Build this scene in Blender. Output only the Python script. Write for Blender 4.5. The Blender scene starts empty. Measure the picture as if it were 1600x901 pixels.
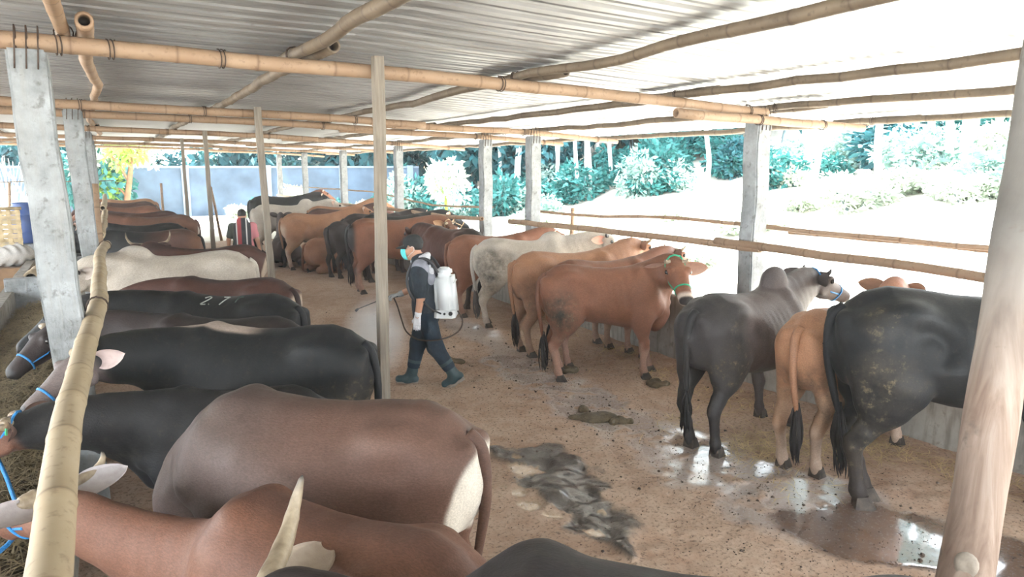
import bpy, bmesh, math, random, time
import numpy as np
from mathutils import Vector, Matrix

C = bpy.context.scene.collection
SC = bpy.context.scene
random.seed(7)
RNG = np.random.default_rng(11)
pi = math.pi

# ------------------------------------------------------------------ camera
CAM_H = 2.36
cam_d = bpy.data.cameras.new('camera')
cam = bpy.data.objects.new('camera', cam_d)
C.objects.link(cam)
cam_d.sensor_fit = 'HORIZONTAL'
cam_d.sensor_width = 36.0
cam_d.lens = 36.0 * 1130.0 / 1600.0
cam_d.clip_start = 0.05
cam_d.clip_end = 600
cam.location = (0, 0, CAM_H)
cam.rotation_euler = (math.radians(90 - 9.4705), 0, math.radians(-29.19))
SC.camera = cam

# ------------------------------------------------------------------ sky, sun, exposure
world = bpy.data.worlds.new('sky')
SC.world = world
world.use_nodes = True
wn = world.node_tree
wn.nodes.clear()
w_out = wn.nodes.new('ShaderNodeOutputWorld')
w_bg = wn.nodes.new('ShaderNodeBackground')
w_bg.inputs['Color'].default_value = (0.86, 0.93, 1.0, 1)
w_bg.inputs['Strength'].default_value = 2.4
wn.links.new(w_bg.outputs[0], w_out.inputs[0])

sun_d = bpy.data.lights.new('sun', 'SUN')
sun = bpy.data.objects.new('sun', sun_d)
C.objects.link(sun)
sun_d.energy = 9.0
sun_d.angle = math.radians(1.5)
sun_d.color = (1.0, 0.95, 0.87)
sun.rotation_euler = Vector((-0.42, -0.20, -0.88)).to_track_quat('-Z', 'Y').to_euler()

SC.view_settings.view_transform = 'Standard'
SC.view_settings.look = 'None'
SC.view_settings.exposure = 2.35
SC.view_settings.gamma = 1.0
SC.cycles.volume_bounces = 2

# ------------------------------------------------------------------ helpers
def link(name, me, mat=None, parent=None, smooth=False, loc=None):
    o = bpy.data.objects.new(name, me)
    C.objects.link(o)
    if mat is not None and len(me.materials) == 0:
        me.materials.append(mat)
    if parent is not None:
        o.parent = parent
    if loc is not None:
        o.location = loc
    if smooth and len(me.polygons):
        me.polygons.foreach_set('use_smooth', np.ones(len(me.polygons), dtype=bool))
    return o

def mesh_np(name, V, F):
    me = bpy.data.meshes.new(name)
    V = np.asarray(V, dtype=np.float64)
    if isinstance(F, np.ndarray) and F.ndim == 2:
        n, k = F.shape
        me.vertices.add(len(V)); me.vertices.foreach_set('co', V.astype(np.float32).ravel())
        me.loops.add(n * k); me.loops.foreach_set('vertex_index', F.astype(np.int32).ravel())
        me.polygons.add(n); me.polygons.foreach_set('loop_start', np.arange(0, n * k, k, dtype=np.int32))
        me.update(calc_edges=True)
    else:
        me.from_pydata([tuple(v) for v in V], [], [tuple(f) for f in F])
        me.update()
    return me

def set_col(me, cols, name='coat'):
    a = me.color_attributes.new(name, 'FLOAT_COLOR', 'POINT')
    c = np.ones((len(me.vertices), 4), dtype=np.float32)
    cols = np.asarray(cols, dtype=np.float32)
    c[:, :cols.shape[1]] = cols
    a.data.foreach_set('color', c.ravel())

def tag(o, label=None, cat=None, group=None, kind=None):
    if label: o['label'] = label
    if cat: o['category'] = cat
    if group: o['group'] = group
    if kind: o['kind'] = kind
    return o

def empty(name, loc=(0, 0, 0), rz=0.0, label=None, cat=None, group=None):
    o = bpy.data.objects.new(name, None)
    o.empty_display_size = 0.2
    C.objects.link(o)
    o.location = loc
    o.rotation_euler = (0, 0, rz)
    return tag(o, label, cat, group)

class MB:
    """collects simple solids into one mesh"""
    def __init__(self):
        self.v = []; self.f = []; self.c = []
    def add(self, V, F, col=None):
        b = len(self.v)
        self.v.extend([tuple(p) for p in V])
        self.f.extend([tuple(i + b for i in f) for f in F])
        self.c.extend([col if col is not None else (1, 1, 1)] * len(V))
        return self
    def box(self, c, s, rot=None, col=None, bev=0.0, taper=1.0):
        hx, hy, hz = s[0] / 2, s[1] / 2, s[2] / 2
        b = min(bev, hx * .9, hy * .9)
        P = []
        def ring(z, k):
            if b > 0:
                q = [(-hx + b, -hy), (hx - b, -hy), (hx, -hy + b), (hx, hy - b), (hx - b, hy), (-hx + b, hy), (-hx, hy - b), (-hx, -hy + b)]
            else:
                q = [(-hx, -hy), (hx, -hy), (hx, hy), (-hx, hy)]
            return [Vector((x * k, y * k, z)) for x, y in q]
        P = ring(-hz, 1.0) + ring(hz, taper)
        n = len(P) // 2
        F = [tuple(range(n - 1, -1, -1)), tuple(range(n, 2 * n))]
        for i in range(n):
            j = (i + 1) % n
            F.append((i, j, j + n, i + n))
        R = rot if rot is not None else Matrix.Identity(3)
        c = Vector(c)
        return self.add([R @ p + c for p in P], F, col)
    def tube(self, pts, rad, seg=10, cap=True, col=None, flat=None):
        V, F = tube_vf(pts, rad, seg, cap, flat)
        return self.add(V, F, col)
    def build(self, name, mat, parent=None, smooth=False, col=False):
        me = mesh_np(name, self.v, self.f)
        if col:
            set_col(me, self.c)
        return link(name, me, mat, parent, smooth)

def frames(pts):
    pts = [Vector(p) for p in pts]
    n = len(pts)
    T = []
    for i in range(n):
        a = pts[max(0, i - 1)]; b = pts[min(n - 1, i + 1)]
        t = (b - a)
        T.append(t.normalized() if t.length > 1e-9 else Vector((0, 0, 1)))
    up = Vector((0, 0, 1))
    if abs(T[0].dot(up)) > 0.92: up = Vector((1, 0, 0))
    N = (up - T[0] * up.dot(T[0])).normalized()
    out = []
    for i in range(n):
        N = (N - T[i] * N.dot(T[i]))
        if N.length < 1e-6: N = T[i].orthogonal()
        N.normalize()
        out.append((pts[i], T[i], N, T[i].cross(N)))
    return out

def tube_vf(pts, rad, seg=10, cap=True, flat=None):
    fr = frames(pts)
    n = len(fr)
    if not hasattr(rad, '__len__'): rad = [rad] * n
    V = []; F = []
    for i, (p, t, a, b) in enumerate(fr):
        fl = 1.0 if flat is None else flat
        for k in range(seg):
            an = 2 * pi * k / seg
            V.append(p + a * (math.cos(an) * rad[i]) + b * (math.sin(an) * rad[i] * fl))
    for i in range(n - 1):
        for k in range(seg):
            k2 = (k + 1) % seg
            F.append((i * seg + k, i * seg + k2, (i + 1) * seg + k2, (i + 1) * seg + k))
    if cap:
        F.append(tuple(range(seg - 1, -1, -1)))
        F.append(tuple((n - 1) * seg + k for k in range(seg)))
    return V, F

def bez(pts, n):
    """Catmull-Rom through the points"""
    P = [Vector(p) for p in pts]
    if len(P) == 2:
        return [P[0].lerp(P[1], i / n) for i in range(n + 1)]
    out = []
    m = len(P) - 1
    for s in range(m):
        p0 = P[max(0, s - 1)]; p1 = P[s]; p2 = P[s + 1]; p3 = P[min(m, s + 2)]
        k = max(1, n // m)
        for i in range(k):
            t = i / k
            out.append(0.5 * ((2 * p1) + (p2 - p0) * t + (2 * p0 - 5 * p1 + 4 * p2 - p3) * t * t + (3 * p1 - p0 - 3 * p2 + p3) * t ** 3))
    out.append(P[-1])
    return out

def rope_mesh(name, pts, r, mat, parent, n=24, seg=6):
    V, F = tube_vf(bez(pts, n), r, seg)
    return link(name, mesh_np(name, V, F), mat, parent, True)

# ------------------------------------------------------------------ materials
class NT:
    def __init__(self, name):
        self.m = bpy.data.materials.new(name)
        self.m.use_nodes = True
        self.t = self.m.node_tree
        self.n = self.t.nodes; self.l = self.t.links
        self.b = self.n['Principled BSDF']
    def node(self, ty, **kw):
        nd = self.n.new(ty)
        for k, v in kw.items():
            if k.startswith('i_'):
                nd.inputs[k[2:].replace('_', ' ')].default_value = v
            else:
                setattr(nd, k, v)
        return nd
    def L(self, a, b): self.l.new(a, b)
    def coord(self, kind='Object', scale=(1, 1, 1), rot=(0, 0, 0)):
        tc = self.node('ShaderNodeTexCoord'); mp = self.node('ShaderNodeMapping')
        mp.inputs['Scale'].default_value = scale
        mp.inputs['Rotation'].default_value = rot
        self.L(tc.outputs[kind], mp.inputs['Vector'])
        return mp.outputs[0]
    def noise(self, vec, scale=5, detail=4, rough=.55, dist=0.0):
        nd = self.node('ShaderNodeTexNoise')
        nd.inputs['Scale'].default_value = scale; nd.inputs['Detail'].default_value = detail
        nd.inputs['Roughness'].default_value = rough; nd.inputs['Distortion'].default_value = dist
        if vec is not None: self.L(vec, nd.inputs['Vector'])
        return nd.outputs['Fac']
    def ramp(self, fac, stops, interp='LINEAR'):
        r = self.node('ShaderNodeValToRGB'); r.color_ramp.interpolation = interp
        e = r.color_ramp.elements
        while len(e) < len(stops): e.new(0.5)
        for i, (p, c) in enumerate(stops):
            e[i].position = p
            e[i].color = (c, c, c, 1) if not hasattr(c, '__len__') else (c[0], c[1], c[2], 1)
        self.L(fac, r.inputs[0])
        return r.outputs[0]
    def mix(self, fac, a, b, mode='MIX'):
        m = self.node('ShaderNodeMix', data_type='RGBA', blend_type=mode)
        self.put(fac, m.inputs[0]); self.put(a, m.inputs[6]); self.put(b, m.inputs[7])
        return m.outputs[2]
    def math(self, op, a, b=0.5, clamp=False):
        m = self.node('ShaderNodeMath', operation=op); m.use_clamp = clamp
        self.put(a, m.inputs[0]); self.put(b, m.inputs[1])
        return m.outputs[0]
    def put(self, v, sock):
        if isinstance(v, bpy.types.NodeSocket): self.L(v, sock)
        elif hasattr(v, '__len__') and len(v) == 3: sock.default_value = (v[0], v[1], v[2], 1)
        else: sock.default_value = v
    def bump(self, h, strength=.3, dist=.02):
        b = self.node('ShaderNodeBump')
        b.inputs['Strength'].default_value = strength; b.inputs['Distance'].default_value = dist
        self.L(h, b.inputs['Height']); self.L(b.outputs[0], self.b.inputs['Normal'])
    def col(self, v): self.put(v, self.b.inputs['Base Color'])
    def rough(self, v): self.put(v, self.b.inputs['Roughness'])
    def attr(self, name):
        a = self.node('ShaderNodeAttribute'); a.attribute_name = name
        return a
    def rnd(self):
        return self.node('ShaderNodeObjectInfo').outputs['Random']

def simple(name, col, rough=.6, var=.25, scale=8, bump=.2, metal=0.0, spec=.4, kind='Object', stretch=(1, 1, 1), bdist=.01):
    t = NT(name)
    v = t.coord(kind, stretch)
    f = t.noise(v, scale, 5)
    lo = [c * (1 - var) for c in col]; hi = [min(1, c * (1 + var)) for c in col]
    t.col(t.ramp(f, [(.3, lo), (.7, hi)]))
    t.rough(rough); t.b.inputs['Metallic'].default_value = metal
    t.b.inputs['Specular IOR Level'].default_value = spec
    if bump: t.bump(t.noise(v, scale * 4, 4), bump, bdist)
    return t.m
# ------------------------------------------------------------------ implicit surfaces
def smin(a, b, k):
    h = np.clip(0.5 + 0.5 * (b - a) / k, 0, 1)
    return b * (1 - h) + a * h - k * h * (1 - h)

class Field:
    def __init__(self, lo, hi, vox):
        self.lo = np.array(lo, float); self.vox = vox
        self.n = np.ceil((np.array(hi) - self.lo) / vox).astype(int) + 1
        self.D = np.full(self.n, 1.0, dtype=np.float32)
        self.ax = [self.lo[i] + vox * np.arange(self.n[i]) for i in range(3)]
    def sub(self, lo, hi):
        i0 = np.clip(((np.array(lo) - self.lo) / self.vox).astype(int) - 1, 0, self.n - 1)
        i1 = np.clip(((np.array(hi) - self.lo) / self.vox).astype(int) + 3, 1, self.n)
        sl = tuple(slice(a, b) for a, b in zip(i0, i1))
        X = self.ax[0][sl[0]][:, None, None]; Y = self.ax[1][sl[1]][None, :, None]; Z = self.ax[2][sl[2]][None, None, :]
        return sl, X, Y, Z
    def blend(self, sl, d, k):
        self.D[sl] = smin(self.D[sl], d.astype(np.float32), k)
    def capsule(self, a, b, ra, rb, k=.03, sq=(1, 1, 1)):
        a = np.array(a, float); b = np.array(b, float); sq = np.array(sq, float)
        R = max(ra, rb); m = k + self.vox * 2
        lo = np.minimum(a, b) - R / np.minimum(sq, 1) - m; hi = np.maximum(a, b) + R / np.minimum(sq, 1) + m
        if np.any(lo > self.lo + self.vox * self.n) or np.any(hi < self.lo): return
        sl, X, Y, Z = self.sub(lo, hi)
        d = (b - a) * sq; L = max(1e-9, float(d @ d))
        px = (X - a[0]) * sq[0]; py = (Y - a[1]) * sq[1]; pz = (Z - a[2]) * sq[2]
        t = np.clip((px * d[0] + py * d[1] + pz * d[2]) / L, 0, 1)
        dist = np.sqrt((px - t * d[0]) ** 2 + (py - t * d[1]) ** 2 + (pz - t * d[2]) ** 2) - (ra + (rb - ra) * t)
        self.blend(sl, dist, k)
    def chain(self, pts, rad, k=.03, sq=(1, 1, 1)):
        for i in range(len(pts) - 1):
            self.capsule(pts[i], pts[i + 1], rad[i], rad[i + 1], k, sq)
    def ell(self, c, r, k=.03, neg=False):
        c = np.array(c, float); r = np.array(r, float)
        m = k + self.vox * 2
        sl, X, Y, Z = self.sub(c - r - m, c + r + m)
        q = np.sqrt(((X - c[0]) / r[0]) ** 2 + ((Y - c[1]) / r[1]) ** 2 + ((Z - c[2]) / r[2]) ** 2)
        d = (q - 1) * r.min()
        if neg:
            self.D[sl] = -smin(-self.D[sl], d.astype(np.float32), k)
        else:
            self.blend(sl, d, k)
    def mesh(self):
        D = self.D
        S = D < 0
        c = [D[i:D.shape[0] - 1 + i, j:D.shape[1] - 1 + j, k:D.shape[2] - 1 + k] for i in (0, 1) for j in (0, 1) for k in (0, 1)]
        cs = [x < 0 for x in c]
        cnt = sum(x.astype(np.int8) for x in cs)
        act = np.argwhere((cnt > 0) & (cnt < 8))
        ix = tuple(act.T)
        vals = np.stack([x[ix] for x in c], 1)
        off = np.array([(i, j, k) for i in (0, 1) for j in (0, 1) for k in (0, 1)], float)
        acc = np.zeros((len(act), 3)); w = np.zeros(len(act))
        for a in range(8):
            for b in range(a + 1, 8):
                if abs(off[a] - off[b]).sum() != 1: continue
                va = vals[:, a]; vb = vals[:, b]
                m = (va < 0) != (vb < 0)
                t = np.where(m, va / np.where(m, va - vb, 1), 0)
                acc += np.where(m[:, None], off[a] + (off[b] - off[a]) * t[:, None], 0)
                w += m
        V = (act + acc / w[:, None]) * self.vox + self.lo
        idx = np.full(tuple(np.array(D.shape) - 1), -1, dtype=np.int64)
        idx[ix] = np.arange(len(act))
        Q = []
        for ax in range(3):
            u, v = [(1, 2), (2, 0), (0, 1)][ax]
            sa = [slice(None)] * 3; sb = [slice(None)] * 3
            sa[ax] = slice(0, -1); sb[ax] = slice(1, None)
            e0 = S[tuple(sa)]; e1 = S[tuple(sb)]
            E = np.argwhere(e0 != e1)
            E = E[(E[:, u] > 0) & (E[:, v] > 0) & (E[:, u] < D.shape[u] - 1) & (E[:, v] < D.shape[v] - 1)]
            if not len(E): continue
            fl = e0[tuple(E.T)]
            du = np.zeros(3, int); du[u] = 1
            dv = np.zeros(3, int); dv[v] = 1
            q = np.stack([idx[tuple((E - du - dv).T)], idx[tuple((E - dv).T)], idx[tuple(E.T)], idx[tuple((E - du).T)]], 1)
            q[~fl] = q[~fl][:, ::-1]
            Q.append(q)
        return V, np.concatenate(Q)

# ------------------------------------------------------------------ cattle
XS = np.array([-.615, -.59, -.55, -.48, -.38, -.25, -.10, .06, .20, .32, .42, .50, .56, .60])
ZT = np.array([.80, .875, .930, .980, 1.005, .995, .972, .965, .978, .995, .955, .890, .80, .72])
ZB = np.array([.68, .62, .56, .53, .52, .50, .455, .43, .42, .42, .445, .49, .54, .60])
WW = np.array([.03, .085, .125, .165, .205, .225, .245, .248, .235, .205, .175, .145, .11, .05])

M_HIDE = None
def hide_material():
    t = NT('hide')
    a = t.attr('coat')
    v = t.coord('Object', (1, 1, 1))
    n1 = t.noise(v, 3.5, 5, .6)
    n2 = t.noise(t.coord('Object', (9, 22, 22)), 6, 4, .6)
    c = t.mix(t.ramp(n1, [(.35, 0.0), (.68, .55)]), a.outputs['Color'], t.mix(1.0, a.outputs['Color'], (.62, .60, .60), 'MULTIPLY'))
    n3 = t.noise(t.coord('Object', (14, 40, 40)), 7, 3, .6)
    c = t.mix(t.ramp(n2, [(.42, 0.0), (.62, .42)]), c, t.mix(1.0, c, (1.6, 1.58, 1.6), 'MULTIPLY'))
    c = t.mix(t.ramp(n3, [(.50, 0.0), (.66, .5)]), c, t.mix(1.0, c, (.55, .55, .56), 'MULTIPLY'))
    d = t.attr('dirt').outputs['Fac']
    dn = t.noise(v, 16, 7, .72)
    ds = t.noise(v, 5.5, 6, .7)
    st = t.math('MULTIPLY', t.math('MULTIPLY', d, t.ramp(ds, [(.30, 0.0), (.64, 1.0)])), .80, True)
    c = t.mix(st, c, t.ramp(dn, [(.35, (.022, .020, .017)), (.7, (.060, .047, .033))]))
    dm = t.math('MULTIPLY', d, t.ramp(dn, [(.56, 0.0), (.70, .9)]), True)
    dc = t.ramp(t.noise(v, 30, 4), [(.40, (.10, .075, .045)), (.62, (.20, .15, .085)), (.78, (.33, .26, .14))])
    c = t.mix(dm, c, dc)
    t.col(c)
    t.rough(t.ramp(n1, [(.3, .50), (.7, .66)]))
    t.b.inputs['Specular IOR Level'].default_value = .24
    t.b.inputs['Sheen Weight'].default_value = .0
    t.b.inputs['Sheen Roughness'].default_value = .45
    bb = t.math('ADD', t.math('MULTIPLY', n2, .5), t.math('MULTIPLY', dm, .8))
    t.bump(t.math('ADD', bb, t.math('MULTIPLY', n1, .8)), .40, .010)
    return t.m

M_HIDE = hide_material()
def horn_mat():
    t = NT('horn_keratin'); a = t.attr('coat').outputs['Fac']
    v = t.coord('Object'); n = t.noise(v, 18, 5)
    c = t.ramp(n, [(.35, (.20, .15, .095)), (.65, (.36, .29, .20))])
    t.col(t.mix(a, c, (.020, .018, .017))); t.rough(.5); t.bump(n, .3, .006)
    return t.m
M_HORN = horn_mat()
M_HORND = simple('dark_horn_keratin', (.035, .03, .028), .4, .4, 14, .3)
M_HOOF = simple('hoof_horn', (.055, .043, .034), .75, .5, 20, .4)
M_EYE = simple('eye_surface', (.006, .005, .005), .08, 0, 5, 0, spec=.8)
M_ROPE = simple('blue_nylon_rope', (.02, .22, .55), .5, .35, 120, .6)
M_ROPEG = simple('green_nylon_rope', (.02, .42, .22), .5, .35, 120, .6)
M_ROPET = simple('tan_rope', (.42, .30, .17), .8, .35, 120, .6)
M_EAR = None

def ear_material():
    t = NT('ear_skin')
    a = t.attr('coat')
    v = t.coord('Object')
    t.col(t.mix(t.ramp(t.noise(v, 30, 4), [(.4, 0.0), (.7, .35)]), a.outputs['Color'], t.mix(1.0, a.outputs['Color'], (.6, .55, .55), 'MULTIPLY')))
    t.rough(.7)
    t.b.inputs['Subsurface Weight'].default_value = 0.0
    t.bump(t.noise(t.coord('Object', (40, 40, 8)), 5, 3), .4, .004)
    return t.m
M_EAR = ear_material()

COATS = {
    # base, back, belly, leg, rump patch, muzzle ring
    'brown':   dict(base=(.150, .070, .044), back=(.105, .052, .037), belly=(.14, .075, .052), leg=(.30, .20, .14), rump=None),
    'bali':    dict(base=(.118, .066, .048), back=(.105, .058, .042), belly=(.15, .075, .05), leg=(.42, .36, .30), rump=(.62, .58, .50)),
    'red':     dict(base=(.205, .086, .048), back=(.170, .072, .042), belly=(.20, .085, .05), leg=(.34, .20, .145), rump=None),
    'orange':  dict(base=(.330, .165, .088), back=(.29, .145, .08), belly=(.38, .24, .15), leg=(.45, .33, .25), rump=None),
    'black':   dict(base=(.0075, .009, .0105), back=(.009, .010, .012), belly=(.008, .008, .009), leg=(.026, .020, .018), rump=None),
    'dark':    dict(base=(.030, .022, .021), back=(.019, .017, .018), belly=(.034, .025, .021), leg=(.06, .045, .04), rump=None),
    'grey':    dict(base=(.085, .062, .056), back=(.075, .062, .060), belly=(.06, .05, .045), leg=(.055, .042, .038), rump=None),
    'white':   dict(base=(.43, .38, .315), back=(.46, .42, .36), belly=(.38, .32, .25), leg=(.42, .36, .30), rump=None),
    'dkbrown': dict(base=(.075, .032, .024), back=(.040, .024, .022), belly=(.07, .035, .026), leg=(.20, .14, .11), rump=(.45, .36, .27)),
}

def sst(a, b, x):
    t = np.clip((x - a) / (b - a), 0, 1)
    return t * t * (3 - 2 * t)

def torso(F, h, fat, lx, dz, thin):
    lo = np.array([-.66 * lx, -.33, .36]) * h + [0, 0, dz]; hi = np.array([.66 * lx, .33, 1.08]) * h + [0, 0, dz]
    sl, X, Y, Z = F.sub(lo, hi)
    x = X / (h * lx); y = np.abs(Y) / h; z = (Z - dz) / h
    zt = np.interp(x, XS, ZT); zb = np.interp(x, XS, ZB); w = np.interp(x, XS, WW) * fat
    zb = zb + (.40 * (1 - fat) if fat < 1 else 0) * np.exp(-((x - 0) / .25) ** 2)
    zc = zb + (zt - zb) * .47
    up = np.clip((z - zc) / (zt - zc), -1, 1.3)
    dn = np.clip((zc - z) / (zc - zb), 0, 1.3)
    hz = np.where(z > zc, zt - zc, zc - zb)
    wz = w * (1 - (.20 + .22 * thin) * np.clip(up, 0, 1) ** 2 - .10 * dn ** 2)
    p = 2.25
    q = ((y / wz) ** p + (np.abs(z - zc) / hz) ** p) ** (1 / p)
    d = (q - 1) * np.minimum(wz, hz)
    ex = np.maximum(0, np.abs(x + .0075) - .6075)
    d = np.sqrt(np.maximum(d, 0) ** 2 + ex ** 2) + np.minimum(d, 0)
    if thin > 0:
        rib = np.sin((x + .12 * (z - .7)) * 2 * pi / .062) * sst(-.22, -.12, x) * sst(.24, .14, x) * sst(.55, .65, z) * sst(.92, .84, z)
        d = d - .0022 * thin * rib
    F.blend(sl, d * h, .02)

LEGS = {
    'fore': ([(.37, .115, .78), (.345, .135, .56), (.335, .135, .46), (.365, .13, .315), (.37, .125, .275), (.362, .12, .16), (.368, .12, .085), (.388, .12, .035)],
             [.10, .085, .066, .043, .044, .027, .034, .036]),
    'hind': ([(-.42, .10, .80), (-.36, .145, .60), (-.385, .145, .50), (-.475, .135, .365), (-.510, .13, .295), (-.485, .125, .17), (-.472, .125, .085), (-.450, .125, .035)],
             [.125, .115, .092, .052, .041, .029, .035, .036]),
}

def make_cow(name, loc, heading, h=1.3, coat='brown', fat=1.0, lx=1.0, thin=.4, poll=(.86, 0, 1.06), hdir=(0.9, 0, -.45), hroll=0.0,
             legs=None, horn=None, hornmat=None, ears=(.2, .2), lying=False, vox=.018, tail=(0, 0, 0), halter=None, hump=0.0, dirt=None, label='', group=None,
             cat='cow', mod=None, muzzle=None, head_scale=1.0, eartag=False, ear_in=(.50, .33, .26), lateral=0.0, neckdrop=0.0, ropeto=None, earsize=1.0, tcol=None, ear_out=None, earback=False, earsweep=.34):
    root = empty(name, (loc[0], loc[1], loc[2] if len(loc) > 2 else 0), math.radians(heading), label, cat, group)
    dz = -.40 * h if lying else 0.0
    poll = np.array(poll, float) * h
    hd = Vector(hdir).normalized()
    hs = h / 1.3 * head_scale
    lo = np.array([-.75 * h * lx, -.42 * h, -.02]); hi = np.array([.72 * h * lx, .42 * h, 1.12 * h + dz])
    tip = poll + np.array(hd) * .56 * hs
    lo = np.minimum(lo, np.minimum(poll, tip) - .25 * h); hi = np.maximum(hi, np.maximum(poll, tip) + .18 * h)
    lo[2] = max(lo[2], -.02)
    F = Field(lo, hi, vox)
    torso(F, h, fat, lx, dz, thin)
    H = lambda p: (p[0] * h * lx, p[1] * h, p[2] * h + dz)
    # bone landmarks
    for s in (-1, 1):
        F.ell(H((-.335, s * .145 * fat, .90)), (.075 * h, .05 * h, .05 * h), .07 * h)
        F.capsule(H((-.57, s * .07, .86)), H((-.545, s * .075, .78)), .042 * h, .05 * h, .04 * h)
        F.capsule(H((.33, s * .085, .90)), H((.45, s * .125, .64)), .065 * h, .085 * h, .06 * h, (1, 1.25, 1))
        F.capsule(H((.32, s * .12, .80)), H((.33, s * .135, .58)), .09 * h, .08 * h, .05 * h, (1, 1.3, 1))
        if thin > .2:
            F.ell(H((-.235, s * .275 * fat, .79)), (.105 * h, .085 * h * (.5 + thin), .11 * h), .045 * h, neg=True)
            F.ell(H((.20, s * .285 * fat, .73)), (.045 * h, .075 * h * (.4 + thin), .15 * h), .04 * h, neg=True)
    if hump:
        F.ell(H((.31, 0, .97 + .14 * hump)), (.115 * h, .070 * h, (.03 + .16 * hump) * h), .05 * h)
    legs = legs or {}
    hoof = []
    # legs
    if not lying:
        for key, kind, s in (('FL', 'fore', 1), ('FR', 'fore', -1), ('HL', 'hind', 1), ('HR', 'hind', -1)):
            P, R = LEGS[kind]
            ox, oy = legs.get(key, (0, 0))
            pts = []
            for (x, y, z) in P:
                t = sst(.62, .04, z)
                pts.append(np.array([x * h * lx + ox * h * t, s * y * h + oy * h * t, z * h]))
            R = [r * h * (fat * .5 + .5) for r in R]
            for i in range(len(pts) - 1):
                big = P[i][2] > .45
                F.capsule(pts[i], pts[i + 1], R[i], R[i + 1], (.05 if big else .018) * h, (1, 1.45 if (big and kind == 'hind') else (1.35 if big else 1.1), 1))
            if kind == 'hind':
                F.capsule(pts[3] + np.array([-.005, 0, .0]) * h, pts[4] + np.array([-.022, 0, .035]) * h, .02 * h, .022 * h, .025 * h)
                F.capsule(H((-.47, s * .10, .78)), H((-.46, s * .125, .52)), .12 * h, .07 * h, .05 * h, (1, 1.35, 1))
                F.capsule(H((-.26, s * .16 * fat, .74)), H((-.30, s * .155, .56)), .055 * h, .07 * h, .05 * h, (1, 1.4, 1))
            dxy = (pts[-1] - pts[-3])[:2]
            hoof.append((pts[-1], pts[-2]))
    else:
        for s in (-1, 1):
            # folded fore leg
            a = np.array(H((.36, s * .15, .62))); e = np.array([.22 * h, s * .20 * h, .09 * h]); kn = np.array([.52 * h, s * .18 * h, .06 * h]); ft = np.array([.30 * h, s * .13 * h, .045 * h])
            F.chain([a, e, kn, ft], [.10 * h, .07 * h, .045 * h, .035 * h], .04 * h)
            hoof.append((ft + np.array([-.03 * h, 0, -.005]), kn))
            a = np.array(H((-.40, s * .15, .72))); st = np.array([-.14 * h, s * .30 * h, .16 * h]); hk = np.array([-.45 * h, s * .30 * h, .07 * h]); ft = np.array([-.16 * h, s * .36 * h, .045 * h])
            F.chain([a, st, hk, ft], [.17 * h, .12 * h, .05 * h, .036 * h], .06 * h)
            hoof.append((ft + np.array([.03 * h, 0, -.005]), hk))
    # neck
    hz = Vector((0, 0, 1))
    hy = hz.cross(hd)
    if hy.length < .05: hy = Vector((0, 1, 0))
    hy.normalize()
    if hroll:
        hy = Matrix.Rotation(hroll, 3, hd) @ hy
    hz = hd.cross(hy)
    n0 = Vector(H((.34, 0, .745 - .25 * neckdrop))); n1 = Vector(poll) + hd * (-.005) * hs - hz * .085 * hs
    ctrl = Vector(H((.60, 0, .84 - neckdrop))) * .6 + (n1 - hd * .20 * h) * .4
    NB = []
    for i in range(7):
        t = i / 6
        NB.append(n0 * (1 - t) ** 2 + ctrl * (2 * t * (1 - t)) + n1 * t * t)
    ndir = (n1 - n0); ang = abs(math.atan2(ndir.y, ndir.x))
    q = 1 + .55 * max(0, math.cos(ang))
    nr = [.190, .178, .160, .142, .126, .112, .095]
    F.chain([tuple(p) for p in NB], [r * h * (.75 + .25 * fat) for r in nr], .07 * h, (1, q, 1))
    # dewlap
    mid = NB[3]
    F.capsule(H((.545, 0, .50)), tuple(mid - Vector((0, 0, .14 * h))), .035 * h, .03 * h, .09 * h)
    F.capsule(H((.50, 0, .46)), H((.56, 0, .56)), .06 * h, .06 * h, .06 * h)
    # head
    hsx = np.array([-.03, .0, .06, .12, .18, .26, .34, .41, .46, .485, .50])
    hw = np.array([.058, .088, .100, .110, .102, .084, .073, .073, .075, .064, .035]) * hs
    ht = np.array([.00, .022, .032, .036, .032, .018, .006, -.002, -.012, -.028, -.05]) * hs
    hb = np.array([-.09, -.13, -.175, -.192, -.192, -.172, -.148, -.136, -.135, -.122, -.09]) * hs
    cc = np.array(poll) + np.array(hd) * .24 * hs
    sl, X, Y, Z = F.sub(cc - .36 * hs, cc + .36 * hs)
    dx = X - poll[0]; dy = Y - poll[1]; dzz = Z - poll[2]
    s_ = (dx * hd.x + dy * hd.y + dzz * hd.z) / hs
    l_ = np.abs(dx * hy.x + dy * hy.y + dzz * hy.z)
    v_ = dx * hz.x + dy * hz.y + dzz * hz.z
    w = np.interp(s_, hsx, hw); zt = np.interp(s_, hsx, ht); zb = np.interp(s_, hsx, hb)
    zc = zb + (zt - zb) * .58; hh = np.where(v_ > zc, zt - zc, zc - zb)
    lowf = np.clip((zc - v_) / (zc - zb), 0, 1.2)
    w2 = w * (1 - .32 * lowf)
    qq = ((l_ / w2) ** 2.5 + (np.abs(v_ - zc) / hh) ** 2.5) ** (1 / 2.5)
    d = (qq - 1) * np.minimum(w2, hh)
    ex = np.maximum(0, np.maximum(-.03 - s_, s_ - .50)) * hs
    d = np.maximum(d, 0) + ex + np.minimum(d, 0)
    F.blend(sl, d, .035 * hs)
    HP = lambda s, l, v: Vector(poll) + hd * s * hs + hy * l * hs + hz * v * hs
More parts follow.
